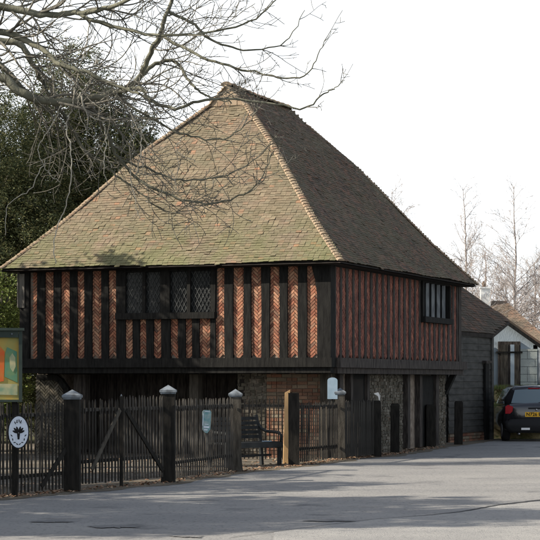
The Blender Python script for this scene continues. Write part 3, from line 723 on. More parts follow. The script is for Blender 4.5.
for x_ in (-.10, -wd+.1):
    mb = MB(); mb.box((x_,.07,h0/2+.35), (.08,.06,h0+.7)); mb.build('post', M['post_dark'], bd)

# ------------------------------------------------------------------ bench
bn = empty('slatted_bench', (-.46, 35.1, 0), rz=R(46)); tag(bn, 'dark blue-grey slatted wooden bench behind the weathered post', 'bench')
# local: x along the length, -y is the front
BL = 1.45
for i in range(4):
    mb = MB(); mb.box((0,-.20+i*.125,.44), (BL,.10,.03)); mb.build('seat_slat', M['bench'], bn)
for i in range(5):
    mb = MB(); mb.box((0,.27+i*.02,.54+i*.085), (BL-.12,.02,.06)); mb.build('back_slat', M['bench'], bn)
mb = MB(); mb.box((0,-.262,.40), (BL-.02,.025,.09)); mb.build('seat_rail', M['bench'], bn)
for sx in (-1, 1):
    x_ = sx*(BL/2-.04)
    mb = MB(); mb.box((x_,-.22,.21), (.06,.06,.42)); mb.build('leg', M['bench'], bn)
    mb = MB(); mb.bar((x_,.24,0), (x_,.27,.45), .055, .06); mb.bar((x_,.27,.44), (x_,.40,.94), .055, .06); mb.build('leg', M['bench'], bn)
    mb = MB(); pts = [Vector((x_,.345,.80)), Vector((x_,.25,.69)), Vector((x_,.12,.64)), Vector((x_,-.1,.63)), Vector((x_,-.22,.615)), Vector((x_,-.27,.56)), Vector((x_,-.25,.45))]
    mb.tube(pts, [.022,.028,.03,.03,.03,.028,.022], 6); mb.build('armrest', M['bench'], bn)
mb = MB(); mb.box((0,.0,.20), (BL-.1,.04,.04)); mb.build('stretcher', M['bench'], bn)
mb = MB(); mb.prism([Vector((-.09,-.06,0)), Vector((.09,-.05,0)), Vector((.1,.06,0)), Vector((-.08,.07,0))], (0,0,.012)); o = mb.build('folded_paper', M['paper'], fix=True); o.location = bn.matrix_basis @ Vector((.45,-.12,.457)); tag(o, 'pale folded paper lying on the right end of the bench seat', 'paper')

# ------------------------------------------------------------------ barn, outbuilding, cottage
A1, A2 = P(448, 380, 48.12), P(491.3, 380, 50.9); A1.z = A2.z = 0
bv = (A2-A1).normalized(); bo = Vector((bv.y,-bv.x,0)); BW = (A2-A1).length; EH = 2.83
barn = empty('weatherboarded_barn', A1); tag(barn, 'low black weatherboarded barn with a dark tiled lean-to roof beyond the hall', 'building')
def bp(mb, n, m, par=None, fix=False):
    o = mb.build(n, m, None, fix); o.parent = par or barn; o.location = -A1 if par is None else (0,0,0); return o
mb = MB(); y = .25; i = 0
mb.box((A1+A2)/2-bo*.1+Z*EH/2, (BW-.02,.12,EH), (bv,bo,Z))
while y < EH-.05:
    for k in range(3):
        x0, x1 = BW*k/3, BW*(k+1)/3-.004
        c = A1+bv*(x0+x1)/2+Z*(y+.085); tl = R(6)+rn.uniform(-.02,.02)
        mb.box(c+bo*(rn.uniform(-.004,.004)+.01), (x1-x0, .022, .19), (bv, (bo*math.cos(tl)+Z*math.sin(tl)), (Z*math.cos(tl)-bo*math.sin(tl))))
    y += .165
bp(mb, 'wall', M['weather'])
mb = MB(); brickwall(mb, A1+bo*.03, bv, BW-.35, 0, .24, bo, 30); bp(mb, 'plinth', M['old_brick'])
mb = MB(); mb.box(A2+bo*.02+Z*(EH/2)-bv*.06, (.14,.1,EH-.02), (bv,bo,Z)); bp(mb, 'corner_board', M['weather'])
dx = P(483.5, 380, 50.4); dd = A1+bv*((dx-A1).dot(bv))
mb = MB(); mb.box(dd+bo*.075+Z*1.02, (.26,.06,2.02), (bv,bo,Z)); dr = bp(mb, 'door', M['timber'])
mb = MB(); mb.box(dd+bo*.09+Z*2.08, (.40,.12,.06), (bv,bo,Z)); bp(mb, 'lintel', M['timber_side'])
mb = MB(); mb.box(A1+Vector((-1.4,.35,EH/2)), (2.9,.1,EH)); bp(mb, 'wall', M['weather'])
A3 = Vector((A2.x+.9, 57.5, 0)); A4 = Vector((A1.x-.3, 56.5, 0))
# lean-to roof: slope from the front eave up to the outbuilding's gable
E1, E2, Qq = P(446,331,48.0), P(493,334.6,50.75), P(462,288,52.6)
n_ = (E2-E1).cross(Qq-E1); ey_ = Vector((0,0,EYE))
def onroof(x, y): d_ = P(x,y,1)-ey_; return ey_+d_*((E1-ey_).dot(n_)/d_.dot(n_))
Pq, Rq = onroof(509.5,321), onroof(440,273)
mb = MB(); nr = Vector((0,0,-.09))
mb.prism([E1, E2, Pq, Qq, Rq], nr); rf = bp(mb, 'roof', M['soffit'], fix=True)
# tile courses on it
nrm = (E2-E1).cross(Qq-E1).normalized(); 
if nrm.z < 0: nrm = -nrm
ax = (E2-E1).normalized(); up = nrm.cross(ax).normalized()
if up.z < 0: up = -up
def inside(a, b):
    poly = [((v-E1).dot(ax), (v-E1).dot(up)) for v in (E1,E2,Pq,Qq,Rq)]
    c = False; n = len(poly)
    for i in range(n):
        x1, y1 = poly[i]; x2, y2 = poly[(i+1) % n]
        if (y1 > b) != (y2 > b) and a < (x2-x1)*(b-y1)/(y2-y1)+x1: c = not c
    return c
mb = MB(); yy = .02; i = 0
while yy < 6:
    x = -.1+(i % 2)*.08
    while x < 8:
        if inside(x+.03, yy+.03) and inside(x+.13, yy+.03):
            hh = rn.uniform(.0,.012); o_ = E1+ax*x+up*yy+nrm*(.012+hh)
            # surface is slightly warped: sit on it by projecting vertically
            mb.box(o_+ax*.08+up*.07, (.158,.15,.014), (ax, (up*math.cos(.09)-nrm*math.sin(.09)), (nrm*math.cos(.09)+up*math.sin(.09))))
        x += .163
    yy += .1; i += 1
bp(mb, 'roof_tiles', M['barn_tile'], rf)

# white outbuilding behind it
zb = 53.6
G = lambda x, y: P(x, y, zb)
ob = empty('white_outbuilding', (G(515,380).x, zb, 0)); tag(ob, 'pale blue-white outbuilding with a gable end and dark double door behind the car', 'building')
def op(mb, n, m, par=None, fix=False, label=None):
    o = mb.build(n, m, None, fix); o.parent = par or ob; o.location = -ob.location if par is None else (0,0,0)
    if label: o['label'] = label
    return o
gr = 0.0
def g0(x): v = G(x, 380); v.z = gr; return v
vA, vB = G(452, 282.5), G(539.5, 344.5)
mb = MB(); mb.prism([g0(452), g0(539.3), G(539.3,345.2), G(470,296), G(452,296)], (0,.2,0)); op(mb, 'wall', M['boards_blue'], fix=True)
dp = Vector((.45, 5.5, 0))
mb = MB(); mb.prism([g0(537.5), g0(537.5)+dp, G(537.5,345)+dp, G(537.5,345)], (-.12,.0,0)); op(mb, 'wall', M['boards_blue'], fix=True)
mb = MB(); f0 = -Vector((0,.22,0))
mb.prism([vA+f0, vB+f0, vB+f0+Z*.05+Vector((.03,0,0)), vA+f0+Z*.05], dp+Vector((0,.22,0))); op(mb, 'roof', M['barn_tile'], fix=True)
mb = MB(); mb.prism([vA+f0*1.1-Z*.12, vB+f0*1.1-Z*.12, vB+f0*1.1-Z*.01, vA+f0*1.1-Z*.01], (0,.035,0)); op(mb, 'bargeboard', M['timber'], fix=True)
mb = MB(); brickwall(mb, g0(519.5)-Vector((0,.035,0)), Vector((1,0,0)), (G(537,0).x-G(519.5,0).x), .9, 2.48, Vector((0,-1,0)), 40, .44, .215); op(mb, 'block_infill', M['block'], label='paler green-white blockwork beside the door')
mb = MB(); mb.box(G(509,372)-Vector((0,.06,0)), (.62,.1,1.72)); ow = op(mb, 'door', M['timber_side'])
for cx_, w_, m_ in ((503.7,.20,'post_pale'), (511.8,.11,'boards_blue'), (516,.13,'post_pale')):
    mb = MB(); v = G(cx_, 373); v.y -= .125; mb.box(v, (w_,.03,1.6)); op(mb, 'door_panel', M[m_], ow)
mb = MB(); mb.box(G(509,352.4)-Vector((0,.09,0)), (.72,.14,.05)); op(mb, 'lintel', M['timber'])
mb = MB(); v = G(492.6, 345); mb.box(Vector((v.x-.0,zb-.04,1.3)), (.05,.05,2.5)); op(mb, 'corner_board', M['boards_blue'])
mb = MB(); v = G(538.5, 345); mb.tube([Vector((v.x+.03,zb-.05,2.55)), Vector((v.x+.03,zb-.05,0))], [.035,.035], 8); op(mb, 'drainpipe', M['cap'])

# far cottage
zc = 84
cg = empty('distant_cottage', (P(505,380,zc).x, zc, 0)); tag(cg, 'distant cottage with a sunlit brown tiled roof and square white chimney', 'building')
def cp(mb, n, m, par=None, fix=False):
    o = mb.build(n, m, None, fix); o.parent = par or cg; o.location = -cg.location if par is None else (0,0,0); return o
e1, e2 = P(430,345,zc), P(552,345,zc); r1, r2 = P(440,293,zc+2.8), P(505,299.5,zc+2.8)
e1.z = e2.z = 3.2; r1.z = r2.z = 5.2
mb = MB(); mb.prism([e1, e2, r2, r1], (0,.12,-.1)); k1 = e1+Vector((0,5.6,0)); k2 = e2+Vector((0,5.6,0)); mb.prism([k1, k2, r2+Vector((0,.02,0)), r1+Vector((0,.02,0))], (0,-.1,-.1)); mb.prism([e2,k2,r2], (-.02,0,-.1)); crf = cp(mb, 'roof', M['soffit'], fix=True)
mb = MB(); su = (r1-e1); 
nrow = 32
for i in range(nrow):
    a = e1.lerp(r1, i/nrow); b = e2.lerp(r2, i/nrow); n = int((b-a).length/.13); upc = (e1.lerp(r1,1)-e1); upc = Vector((0,2.8,2.0)).normalized(); nn = Vector((0,-2.0,2.8)).normalized()
    for j in range(n):
        mb.box(a.lerp(b, (j+.5)/n)+nn*(.03+rn.uniform(0,.02)), ((b-a).length/n-.01,.15,.02), (Vector((1,0,0)), upc, nn))
cp(mb, 'roof_tiles', M['cottage_tile'], crf)
mb = MB(); m0 = (e1+e2)/2; mb.box((m0.x, zc+2.9, 1.6), ((e2-e1).length-.6, 5.0, 3.18)); cp(mb, 'wall', M['plaster'])
q = P(485.3, 293, zc+2.6)
mb = MB(); mb.box((q.x,q.y,5.3), (.44,.44,.95)); mb.box((q.x,q.y,5.80), (.52,.52,.07)); ch = cp(mb, 'chimney', M['white'])
mb = MB(); mb.tube([Vector((q.x-.08,q.y,5.83)), Vector((q.x-.08,q.y,6.1))], [.07,.055], 8); cp(mb, 'chimney_pot', M['old_brick'], ch)
for wx in (515, 530):
    mb = MB(); v = P(wx,380,zc); mb.box((v.x, zc+.37, 2.0), (.8,.08,1.0)); wv = cp(mb, 'window', M['white'])
    mb = MB(); mb.box((v.x, zc+.32, 2.0), (.66,.03,.86)); cp(mb, 'pane', M['glass'], wv)

# bank behind the car
bx0, bx1 = 5.95, 13.0
mb = MB(); nx, ny = 60, 14
for j in range(ny+1):
    for i in range(nx+1):
        x = bx0+(bx1-bx0)*i/nx; t = j/ny; y = 51.35+t*2.1+(.0 if x < 8 else (x-8)*.15)
        prof = min(1, t*2.2); hgt = 1.33*(prof*prof*(3-2*prof))+(.0)
        hgt *= (1 if i > 0 else 1)
        nzv = noise.noise(Vector((x*2.2, y*2.2, hgt*2)))*.10
        mb.v.append((x, y+nzv, max(-.02, hgt+nzv*.8)))
for j in range(ny):
    for i in range(nx):
        a = j*(nx+1)+i; mb.f.append((a, a+1, a+nx+2, a+nx+1)); mb.mi.append(0); mb.sm.append(True)
o = mb.build('grass_bank', M['bank']); o['kind'] = 'structure'
rg = np.random.default_rng(5)
def blades(n, xf, hmin, hmax, wd, seed):
    g = np.random.default_rng(seed); out = []
    for i in range(n):
        x, y, z_ = xf(g); h = g.uniform(hmin, hmax); a = g.uniform(0, math.pi); lx, ly = g.normal(0,.3,2)*h
        dx_, dy_ = math.cos(a)*wd, math.sin(a)*wd
        out.append([(x-dx_,y-dy_,z_-.02), (x+dx_,y+dy_,z_-.02), (x+dx_*.2+lx,y+dy_*.2+ly,z_+h), (x-dx_*.2+lx,y-dy_*.2+ly,z_+h)])
    return np.array(out)
def onbank(g):
    x = g.uniform(bx0, bx1); t = g.beta(2.2,1.6)*1.0; y = 51.35+t*2.1+(0 if x < 8 else (x-8)*.15); pr = min(1, t*2.2); return x, y, 1.33*(pr*pr*(3-2*pr))
o = quads_obj('bank_grass', blades(9000, onbank, .05, .16, .008, 3), M['grass']); o['kind'] = 'stuff'; o['label'] = 'rough grass on the bank behind the car'; o['category'] = 'grass'

# ------------------------------------------------------------------ leaves on the ground
def leaves(n, f, seed, sz=.035):
    g = np.random.default_rng(seed); out = []
    for i in range(n):
        x, y, z_ = f(g); a = g.uniform(0, 6.28); s_ = sz*g.uniform(.6,1.3); u_ = Vector((math.cos(a), math.sin(a), g.uniform(-.5,.5)))*s_; v_ = Vector((-math.sin(a), math.cos(a), g.uniform(-.5,.5)))*s_*.6
        c = Vector((x, y, z_+.02)); out.append([c-u_, c-v_, c+u_, c+v_])
    return np.array([[tuple(p) for p in q_] for q_ in out])
seg = list(zip(inner[1:7], inner[2:8]))
def vergepos(g):
    k = g.integers(0, 8); a, b = line[k+1], line[k+2]; t = g.random(); x, y = a[0]+(b[0]-a[0])*t, a[1]+(b[1]-a[1])*t
    o_ = abs(g.normal(0,.28)); return x-o_*.8-.03+g.normal(0,.05), y+o_*.45, .012
def yardpos(g):
    x, y = g.uniform(-4,2.0), g.uniform(27,40); s_ = (x-1.4)+( 38-y)*.42
    if s_ > -.2: return vergepos(g)
    return x, y, .006
def bankpos(g):
    x, y, z_ = onbank(g); return x, y, z_*.98+.02
LV = np.concatenate([leaves(1100, vergepos, 1, .03), leaves(1500, yardpos, 2, .03), leaves(2600, bankpos, 4, .05)])
o = quads_obj('fallen_leaves', LV, M['leaf']); o['kind'] = 'stuff'; o['label'] = 'brown fallen leaves along the fence foot and bank'; o['category'] = 'leaves'
def roadpos(g): return g.uniform(-4,7), 20+abs(g.normal(0,1))*12, .014
# stones under the gate
for i, (px_, py_, s_) in enumerate(((125,486,.10), (134,485,.07), (106,488,.06))):
    z_ = EYE*F/(py_-HY); v = P(px_, py_, z_); mb = MB(); n = 9
    vs = [Vector((math.cos(6.283*k/n)*s_*rn.uniform(.8,1.2), math.sin(6.283*k/n)*s_*.7*rn.uniform(.8,1.2), 0)) for k in range(n)]
    top = [p*.6+Z*s_*.5*rn.uniform(.8,1.1) for p in vs]
    mb.add(vs+top, [tuple(range(n-1,-1,-1)), tuple(range(n,2*n))]+[(k, (k+1) % n, n+(k+1) % n, n+k) for k in range(n)])
    o = mb.build('stone', M['rubble']); o.location = (v.x, v.y, .008); tag(o, ['largest grey stone lying at the foot of the gates', 'small grey stone right of the largest one at the gates', 'smallest stone nearest the left gate post'][i], 'stone')

# road repairs and cracks
def groundpt(x, y): z_ = EYE*F/(y-HY); return Vector(((x-CX)/F*z_, z_, 0))
mb = MB()
crack = [(232,539), (300,530), (372,521), (430,516.5), (462,513), (500,506), (540,501.5), (600,496), (760,484), (1000,470)]
pv = None
cpts = [groundpt(*c) for c in crack]
fine = []
for a, b in zip(cpts[:-1], cpts[1:]):
    for k in range(10): fine.append(a.lerp(b, k/10)+Vector((0, rn.uniform(-.025,.025), 0)))
for i, (a, b) in enumerate(zip(fine[:-1], fine[1:])):
    wa = .014+.075*min(1, max(0, i-25)/30)*(1+.4*noise.noise(a*3)); mb.add([(a.x,a.y-wa,.0202), (b.x,b.y-wa,.0202), (b.x,b.y+wa,.0202), (a.x,a.y+wa,.0202)], [(0,1,2,3)])
lb = [(p.x, p.y-.0) for p in fine[6:]]
sheet('resurfaced_strip', lb+[(9, 26), (9, 5), (lb[0][0]-.1, 5)], .016, M['asphalt_pale'])
o = mb.build('road_crack', M['tar']); o['kind'] = 'structure'
mb = MB()
for px_, py_, wx, wy in ((116,528,.30,.30), (52,523,.28,.22), (330,522,.30,.26), (190,538,.22,.16)):
    c = groundpt(px_, py_); n = 90; ps = [(c.x, c.y, .0206)]
    for k in range(n):
        t = 6.283*k/n; v_ = Vector((math.cos(t)*1.6, math.sin(t)*1.6, px_)); r_ = .75+.55*noise.noise(v_)+.35*noise.noise(v_*4)
        ps.append((c.x+math.cos(t)*wx*r_, c.y+math.sin(t)*wy*r_, .0206))
    mb.add(ps, [(0, 1+k, 1+(k+1) % n) for k in range(n)])
o = mb.build('road_patches', M['stain']); o['kind'] = 'structure'

# ------------------------------------------------------------------ car
car = empty('parked_car', (6.87, 49.0, 0.012)); tag(car, 'black hatchback car seen from behind, parked on the road at the right edge', 'car')
hw = .83
# (y, half width, bottom z, waist z, roof z, roof half width) from rear to front
def loft(secs, mb, m=0, cap=True):
    n = len(secs[0]); vs = [p for s_ in secs for p in s_]; fs = []
    for i in range(len(secs)-1):
        for j in range(n): fs.append((i*n+j, i*n+(j+1) % n, (i+1)*n+(j+1) % n, (i+1)*n+j))
    if cap: fs.append(tuple(range(n))); fs.append(tuple(range(len(vs)-1, len(vs)-n-1, -1)))
    mb.add(vs, fs, m, True)
def ring(y, w_, z0, z1, ys=0):                        # lower body section, rounded
    pts = [(-.80,z0), (-.97,z0+.10), (-1.0,z0+.28), (-.985,(z0+z1)/2+.1), (-.93,z1-.06), (-.84,z1), (0,z1+.03)]
    L_ = [(x*w_, y, z_) for x, z_ in pts]; Rr = [(-x*w_, y, z_) for x, z_ in pts[:-1]][::-1]
    return L_+Rr
mb = MB(); loft([ring(0, hw*.90, .34, .90), ring(.05, hw*.96, .28, .96), ring(.2, hw, .22, .98), ring(.8, hw*1.0, .2, .95), ring(2.2, hw, .2, .93), ring(3.0, hw*.98, .2, .88), ring(3.55, hw*.92, .22, .72), ring(3.75, hw*.82, .3, .6)], mb)
cb = mb.build('body', M['car'], car, fix=True)
def gring(y0, w0, z0, y1, w1, z1):                    # leaning greenhouse section
    return [(-w0,y0,z0), (-w0*.97+.0,y0*.6+y1*.4,z0*.6+z1*.4), (-w1,y1,z1-.05), (-w1*.85,y1+.01,z1), (0,y1+.01,z1+.02), (w1*.85,y1+.01,z1), (w1,y1,z1-.05), (w0*.97,y0*.6+y1*.4,z0*.6+z1*.4), (w0,y0,z0)]
mb = MB(); loft([gring(.12,.73,.93,.50,.57,1.40), gring(.5,.75,.93,.85,.58,1.43), gring(1.6,.76,.92,1.6,.58,1.44), gring(2.75,.72,.9,2.1,.55,1.38)], mb)
mb.build('cabin', M['car'], car, fix=True)
# rear window, a curved sheet standing just proud of the cabin
mb = MB(); vs = []
for j in range(5):
    t = j/4; z_ = .99+t*.34; y_ = .12+(z_-.93)/.47*.38-.035
    for i in range(9):
        s_ = -1+2*i/8; wv = (.63-.13*t); vs.append((s_*wv, y_+.03*s_*s_, z_+.02*(1-s_*s_)*(t*.8)-.0))
mb.add(vs, [(j*9+i, j*9+i+1, j*9+i+10, j*9+i+9) for j in range(4) for i in range(8)], 0, True)
mb.build('rear_window', M['car_glass'], car)
for sx in (-1, 1):
    mb = MB(); mb.prism([Vector((sx*.745,.75,.97)), Vector((sx*.745,2.3,.96)), Vector((sx*.60,1.95,1.34)), Vector((sx*.60,.95,1.37))], (sx*.02,0,0)); mb.build('side_window', M['car_glass'], car, fix=True)
    mb = MB(); mb.prism([Vector((sx*.80,-.005,.72)), Vector((sx*.80,.0,.90)), Vector((sx*.72,.01,.945)), Vector((sx*.60,-.01,.90)), Vector((sx*.62,-.02,.78)), Vector((sx*.68,-.02,.72))], (0,.09,0)); mb.build('tail_light', M['red_lens'], car, fix=True)
    mb = MB(); mb.box((sx*.29,-.078,.33), (.22,.02,.055)); mb.build('reflector', M['clear_lens'], car)
    mb = MB(); mb.prism([Vector((sx*.80,2.2,.98)), Vector((sx*.98,2.2,1.0)), Vector((sx*1.0,2.2,1.12)), Vector((sx*.84,2.2,1.10))], (0,.12,0)); mb.build('wing_mirror', M['trim'], car, fix=True)
    for y_ in (.62, 3.0):
        wh = MB(); wh.tube([Vector((sx*.62,y_,.29)), Vector((sx*.64,y_,.29)), Vector((sx*.80,y_,.29)), Vector((sx*.82,y_,.29))], [.25,.29,.29,.25], 24); wo_ = wh.build('wheel', M['rubber'], car)
        wh = MB(); wh.tube([Vector((sx*.815,y_,.29)), Vector((sx*.832,y_,.29))], [.19,.17], 20); wh.build('rim', M['alloy'], wo_)
mb = MB(); loft([ring(-.07, hw*.90, .29, .54), ring(-.03, hw*.97, .24, .58), ring(.2, hw*1.01, .24, .57)], mb); mb.build('rear_bumper', M['trim'], car, fix=True)
mb = MB(); mb.prism([Vector((-.29,-.012,.64)), Vector((.29,-.012,.64)), Vector((.29,.0,.76)), Vector((-.29,.0,.76))], (0,.02,0)); pt = mb.build('number_plate', M['plate'], car, fix=True)
cu = bpy.data.curves.new('plate_text', 'FONT'); cu.body = 'N726 EKE'; cu.size = .125; cu.align_x = 'CENTER'; cu.align_y = 'CENTER'; cu.extrude = .001; cu.offset = .002
to = bpy.data.objects.new('plate_text', cu); col.objects.link(to)
bpy.context.view_layer.update()
me = bpy.data.meshes.new_from_object(to.evaluated_get(bpy.context.evaluated_depsgraph_get())); bpy.data.objects.remove(to)
to = bpy.data.objects.new('plate_lettering', me); col.objects.link(to); me.materials.clear(); me.materials.append(M['black']); to.parent = pt; to.location = (0,-.014,.70); to.rotation_euler = (R(84),0,0)
mb = MB(); mb.tube([Vector((0,-.015,.82)), Vector((0,-.03,.82))], [.03,.025], 12); mb.build('badge', M['alloy'], car)
mb = MB(); mb.bar((.05,.10,.99), (.30,.14,1.06), .02, .015); mb.build('rear_wiper', M['trim'], car)
mb = MB(); mb.box((0,-.004,.86), (.42,.03,.035)); mb.build('tailgate_handle', M['trim'], car)
mb = MB(); mb.box((0,.475,1.372), (.30,.03,.022)); mb.build('brake_light', M['red_lens'], car)
mb = MB(); mb.tube([Vector((-.56,.09,.96)), Vector((-.60,-.012,.86)), Vector((-.57,-.012,.60)), Vector((.57,-.012,.60)), Vector((.60,-.012,.86)), Vector((.56,.09,.96))], [.006]*6, 4); mb.build('tailgate_seam', M['black'], car)
mb = MB(); mb.tube([Vector((-.45,-.06,.2)), Vector((-.45,.3,.2))], [.025,.025], 10); mb.build('exhaust_pipe', M['alloy'], car)

# ------------------------------------------------------------------ trees
def grow(mb, p, d, ln, r0, lvl, g, par):
    """recursive bare branch: bends, spawns children along its length"""
    n = max(4, int(ln/par.get('seg', .22))); pts = [p.copy()]; rad = [r0]; d = d.copy(); q = p.copy()
    step = ln/n; wob = par['wob']
    up = par['up'][min(lvl, len(par['up'])-1)]; cv = Vector((0,0,0)); pe = par.get('pe', 0)
    for i in range(n):
        cv = cv*pe+Vector((g.gauss(0,wob), g.gauss(0,wob), g.gauss(0,wob))); d += cv+Z*up*(i/n if par.get('curl') else 1)
        d.normalize(); q = q+d*step; pts.append(q.copy()); rad.append(max(r0*(1-.75*(i+1)/n), par['rmin']))
    mb.tube(pts, rad, 6 if lvl == 0 else (4 if lvl == 1 else 3), cap=False)
    if lvl >= par['depth']: return
    k = par['kids'][lvl]; k = int(k*ln/par['ref'][lvl]+.5)
    for j in range(k):
        t = (j+g.uniform(.3,1))/k; t = par.get('t0', .2)+(1-par.get('t0', .2))*t
        i = min(n-1, int(t*n)); bp_ = pts[i]; dirp = (pts[i+1]-pts[i]).normalized()
        side = dirp.cross(Vector((g.gauss(0,1), g.gauss(0,1), g.gauss(0,1)))).normalized()
        a = R(g.uniform(*par['ang'])); nd = dirp*math.cos(a)+side*math.sin(a)
        nd += Z*par.get('kup', 0); nd.normalize()
        grow(mb, bp_, nd, ln*g.uniform(.35,.62)*(1.1-.5*t), max(rad[i]*.66, par['rmin']), lvl+1, g, par)
def along(mb, pts, r0, r1, n=7):
    P_ = []; 
    k = len(pts)
    for i in range(k-1):
        a = pts[max(i-1,0)]; b = pts[i]; c = pts[i+1]; e_ = pts[min(i+2,k-1)]
        for s_ in range(6):
            t = s_/6; P_.append(.5*((2*b)+(c-a)*t+(2*a-5*b+4*c-e_)*t*t+(3*b-a-3*c+e_)*t*t*t))
    P_.append(pts[-1]); rr = [r0+(r1-r0)*i/(len(P_)-1) for i in range(len(P_))]
    P_ = [p+Vector((rnd.gauss(0,.012), rnd.gauss(0,.012), rnd.gauss(0,.012))) for p in P_]
    mb.tube(P_, rr, n, cap=False); return P_, rr

# big bare tree at the left, its limbs reaching in front of the roof
g = random.Random(21)
tb = Vector((-8.6, 33.2, 0))
bt = empty('bare_tree', tb); tag(bt, 'large bare spreading tree whose limbs reach over the roof from the left', 'tree')
tmb = MB(); fork = tb+Vector((.5,.2,5.0))
trk = [tb-Vector((0,0,.1)), tb+Vector((.05,0,1.2)), tb+Vector((.2,.1,3.0)), fork, fork+Vector((.2,.1,1.4)), fork+Vector((.3,.5,3.4))]
along(tmb, trk, .42, .16, 12)
def limb(pix, r0, r1, mb=tmb, n=7): return along(mb, [P(*q_) for q_ in pix], r0, r1, n)
tf = tb+Vector((.4,.2,4.6))
brm = MB()
limbs = []
def root(lst, r0, r1, start=None):
    pts = ([start] if start is not None else [])+[P(*q_) for q_ in lst]
    o_ = along(tmb, pts, r0, r1, 8); limbs.append(o_); return o_
root([(-110,120,34), (-50,70,34), (0,78,34), (28,96,34), (58,102,34.2), (85,99,34.4), (112,93,34.6), (136,82,34.8), (149,56,34.6), (160,35,34.2), (168,12,34), (176,-20,34)], .10, .030, tf)
root([(-120,60,33), (-50,0,33), (0,6,33), (40,14,33), (75,13,33), (110,8,32.6), (150,-12,32)], .095, .03, tf+Vector((0,0,1.2)))
root([(-60,30,35), (0,41,35), (20,44,35), (34,66,35.1), (47,92,35.2), (66,118,35.2)], .09, .03, tf+Vector((.2,.3,.9)))
root([(-70,70,33.5), (-20,36,33.5), (10,34,33.4), (43,50,33.2), (58,64,33), (84,72,32.8), (112,84,32.8), (140,94,32.6)], .08, .02, tf+Vector((.1,-.1,.6)))
root([(-30,64,34.5), (0,66,34.6), (18,84,34.8), (30,98,35), (52,112,35.2)], .07, .035, tf+Vector((0,.2,.3)))
root([(136,82,34.8), (152,67,35), (172,60,35.1), (184,72,35), (192,85,34.9), (206,95,34.8), (232,103,34.7)], .045, .012)
root([(112,93,34.6), (140,88,34.2), (150,100,34), (175,108,33.8), (205,100,33.5), (250,100,33.4), (300,108,33.3), (322,96,33.3), (335,87,33.3), (345,80,33.2)], .04, .006)
root([(160,35,34.2), (180,46,34), (215,62,33.6), (255,72,33.4), (300,78,33.2), (318,55,33.1), (331,32,33)], .032, .005)
root([(168,12,34), (190,22,34.3), (215,42,34.5), (250,50,34.6), (285,42,34.7), (305,10,34.8)], .032, .006)
root([(75,13,33), (120,28,32.6), (170,36,32.2), (220,30,32), (262,14,31.9), (290,-20,31.8)], .035, .008)
root([(85,99,34.4), (105,130,35), (118,158,35.2), (140,180,35.2), (172,196,35.1), (205,204,35), (240,196,34.8), (262,178,34.7), (273,150,34.7)], .04, .006)
root([(66,118,35.2), (85,150,35.4), (112,172,35.5), (135,188,35.5), (160,208,35.4), (190,215,35.2)], .03, .006)
root([(118,158,35.2), (145,168,35.3), (180,180,35.2), (222,176,35.1), (255,160,35), (282,128,34.9)], .022, .005)
root([(112,93,34.6), (150,118,34.6), (185,135,34.5), (225,138,34.4), (250,120,34.3), (262,92,34.2)], .025, .005)
par = dict(seg=.11, wob=.075, pe=.72, up=[.03,.03,.03,.03], depth=3, kids=[5,3.4,1.6], ref=[1.8,1.0,.6], ang=(28,70), rmin=.0058, t0=.12, kup=.02)
for li, (pp, rr) in enumerate(limbs):
    n = len(pp); k = int(sum((pp[i+1]-pp[i]).length for i in range(n-1))*3.7)
    for j in range(k):
        i = g.randint(3, n-2); 
        if pp[i].x < -6.5 or (pp[i].x < -4.2 and g.random() < .45): continue
        dirp = (pp[i+1]-pp[i-1]).normalized(); side = dirp.cross(Vector((g.gauss(0,1), g.gauss(0,1.0), g.gauss(0,1)))).normalized()
        a = R(g.uniform(25,65)); nd = (dirp*math.cos(a)+side*math.sin(a)+Vector((.35,0,-.12))).normalized()
        if nd.y > .5: nd.y *= .4
        lim = 1.0 if pp[i].x < -2.5 else max(.42, 1-(pp[i].x+2.5)*.17)
        if g.random() > lim+.15: continue
        grow(brm, pp[i], nd, g.uniform(.6,2.3)*(1 if li < 5 else .85)*lim, max(rr[i]*.45, .0095), 1, g, par)
# twigs above the frame's left side and over the trunk
for j in range(5):
    dvec = Vector((g.uniform(-1,1), g.uniform(-.8,.6), g.uniform(.2,1))).normalized()
    grow(brm, tf+Vector((0,0,g.uniform(.5,3))), dvec, g.uniform(2.0,3.6), .05, 1, g, dict(par, seg=.3, kids=[4,5,4]))
o = tmb.build('trunk', M['bark'], None); o.parent = bt; o.location = -tb
o = brm.build('branches', M['bark_dark'], None); o.parent = bt; o.location = -tb
vm = MB()
for pix, r_ in (([(75,88,34.2), (72,108,34.2), (66,128,34.2), (71,150,34.2), (71,178,34.2), (66,205,34.3), (58,225,34.4), (53,245,34.4), (56,263,34.4)], .020),
                ([(80,92,34), (86,112,34), (100,121,34), (120,119,34), (138,124,34), (141,140,34), (140,158,34.1), (134,180,34.3)], .020),
                ([(97,60,34), (90,80,34), (78,100,34.1), (84,125,34.2), (100,145,34.3), (112,168,34.4)], .014),
                ([(104,122,34), (106,140,34), (104,165,34.1), (108,185,34.2)], .016), ([(45,160,34), (30,190,34), (8,205,34), (5,235,34)], .012),
                ([(62,105,34), (50,128,34), (38,150,34), (48,172,34), (60,182,34)], .013), ([(90,20,34), (86,45,34), (80,68,34), (76,88,34)], .016),
                ([(130,170,35), (134,195,35), (138,215,35), (145,222,35)], .01), ([(185,135,34.5), (176,150,34.6), (196,162,34.6)], .012)):
    along(vm, [P(*q_) for q_ in pix], r_*.75, r_*.42, 6)
o = vm.build('hanging_vines', M['vine'], None); o.parent = bt; o.location = -tb

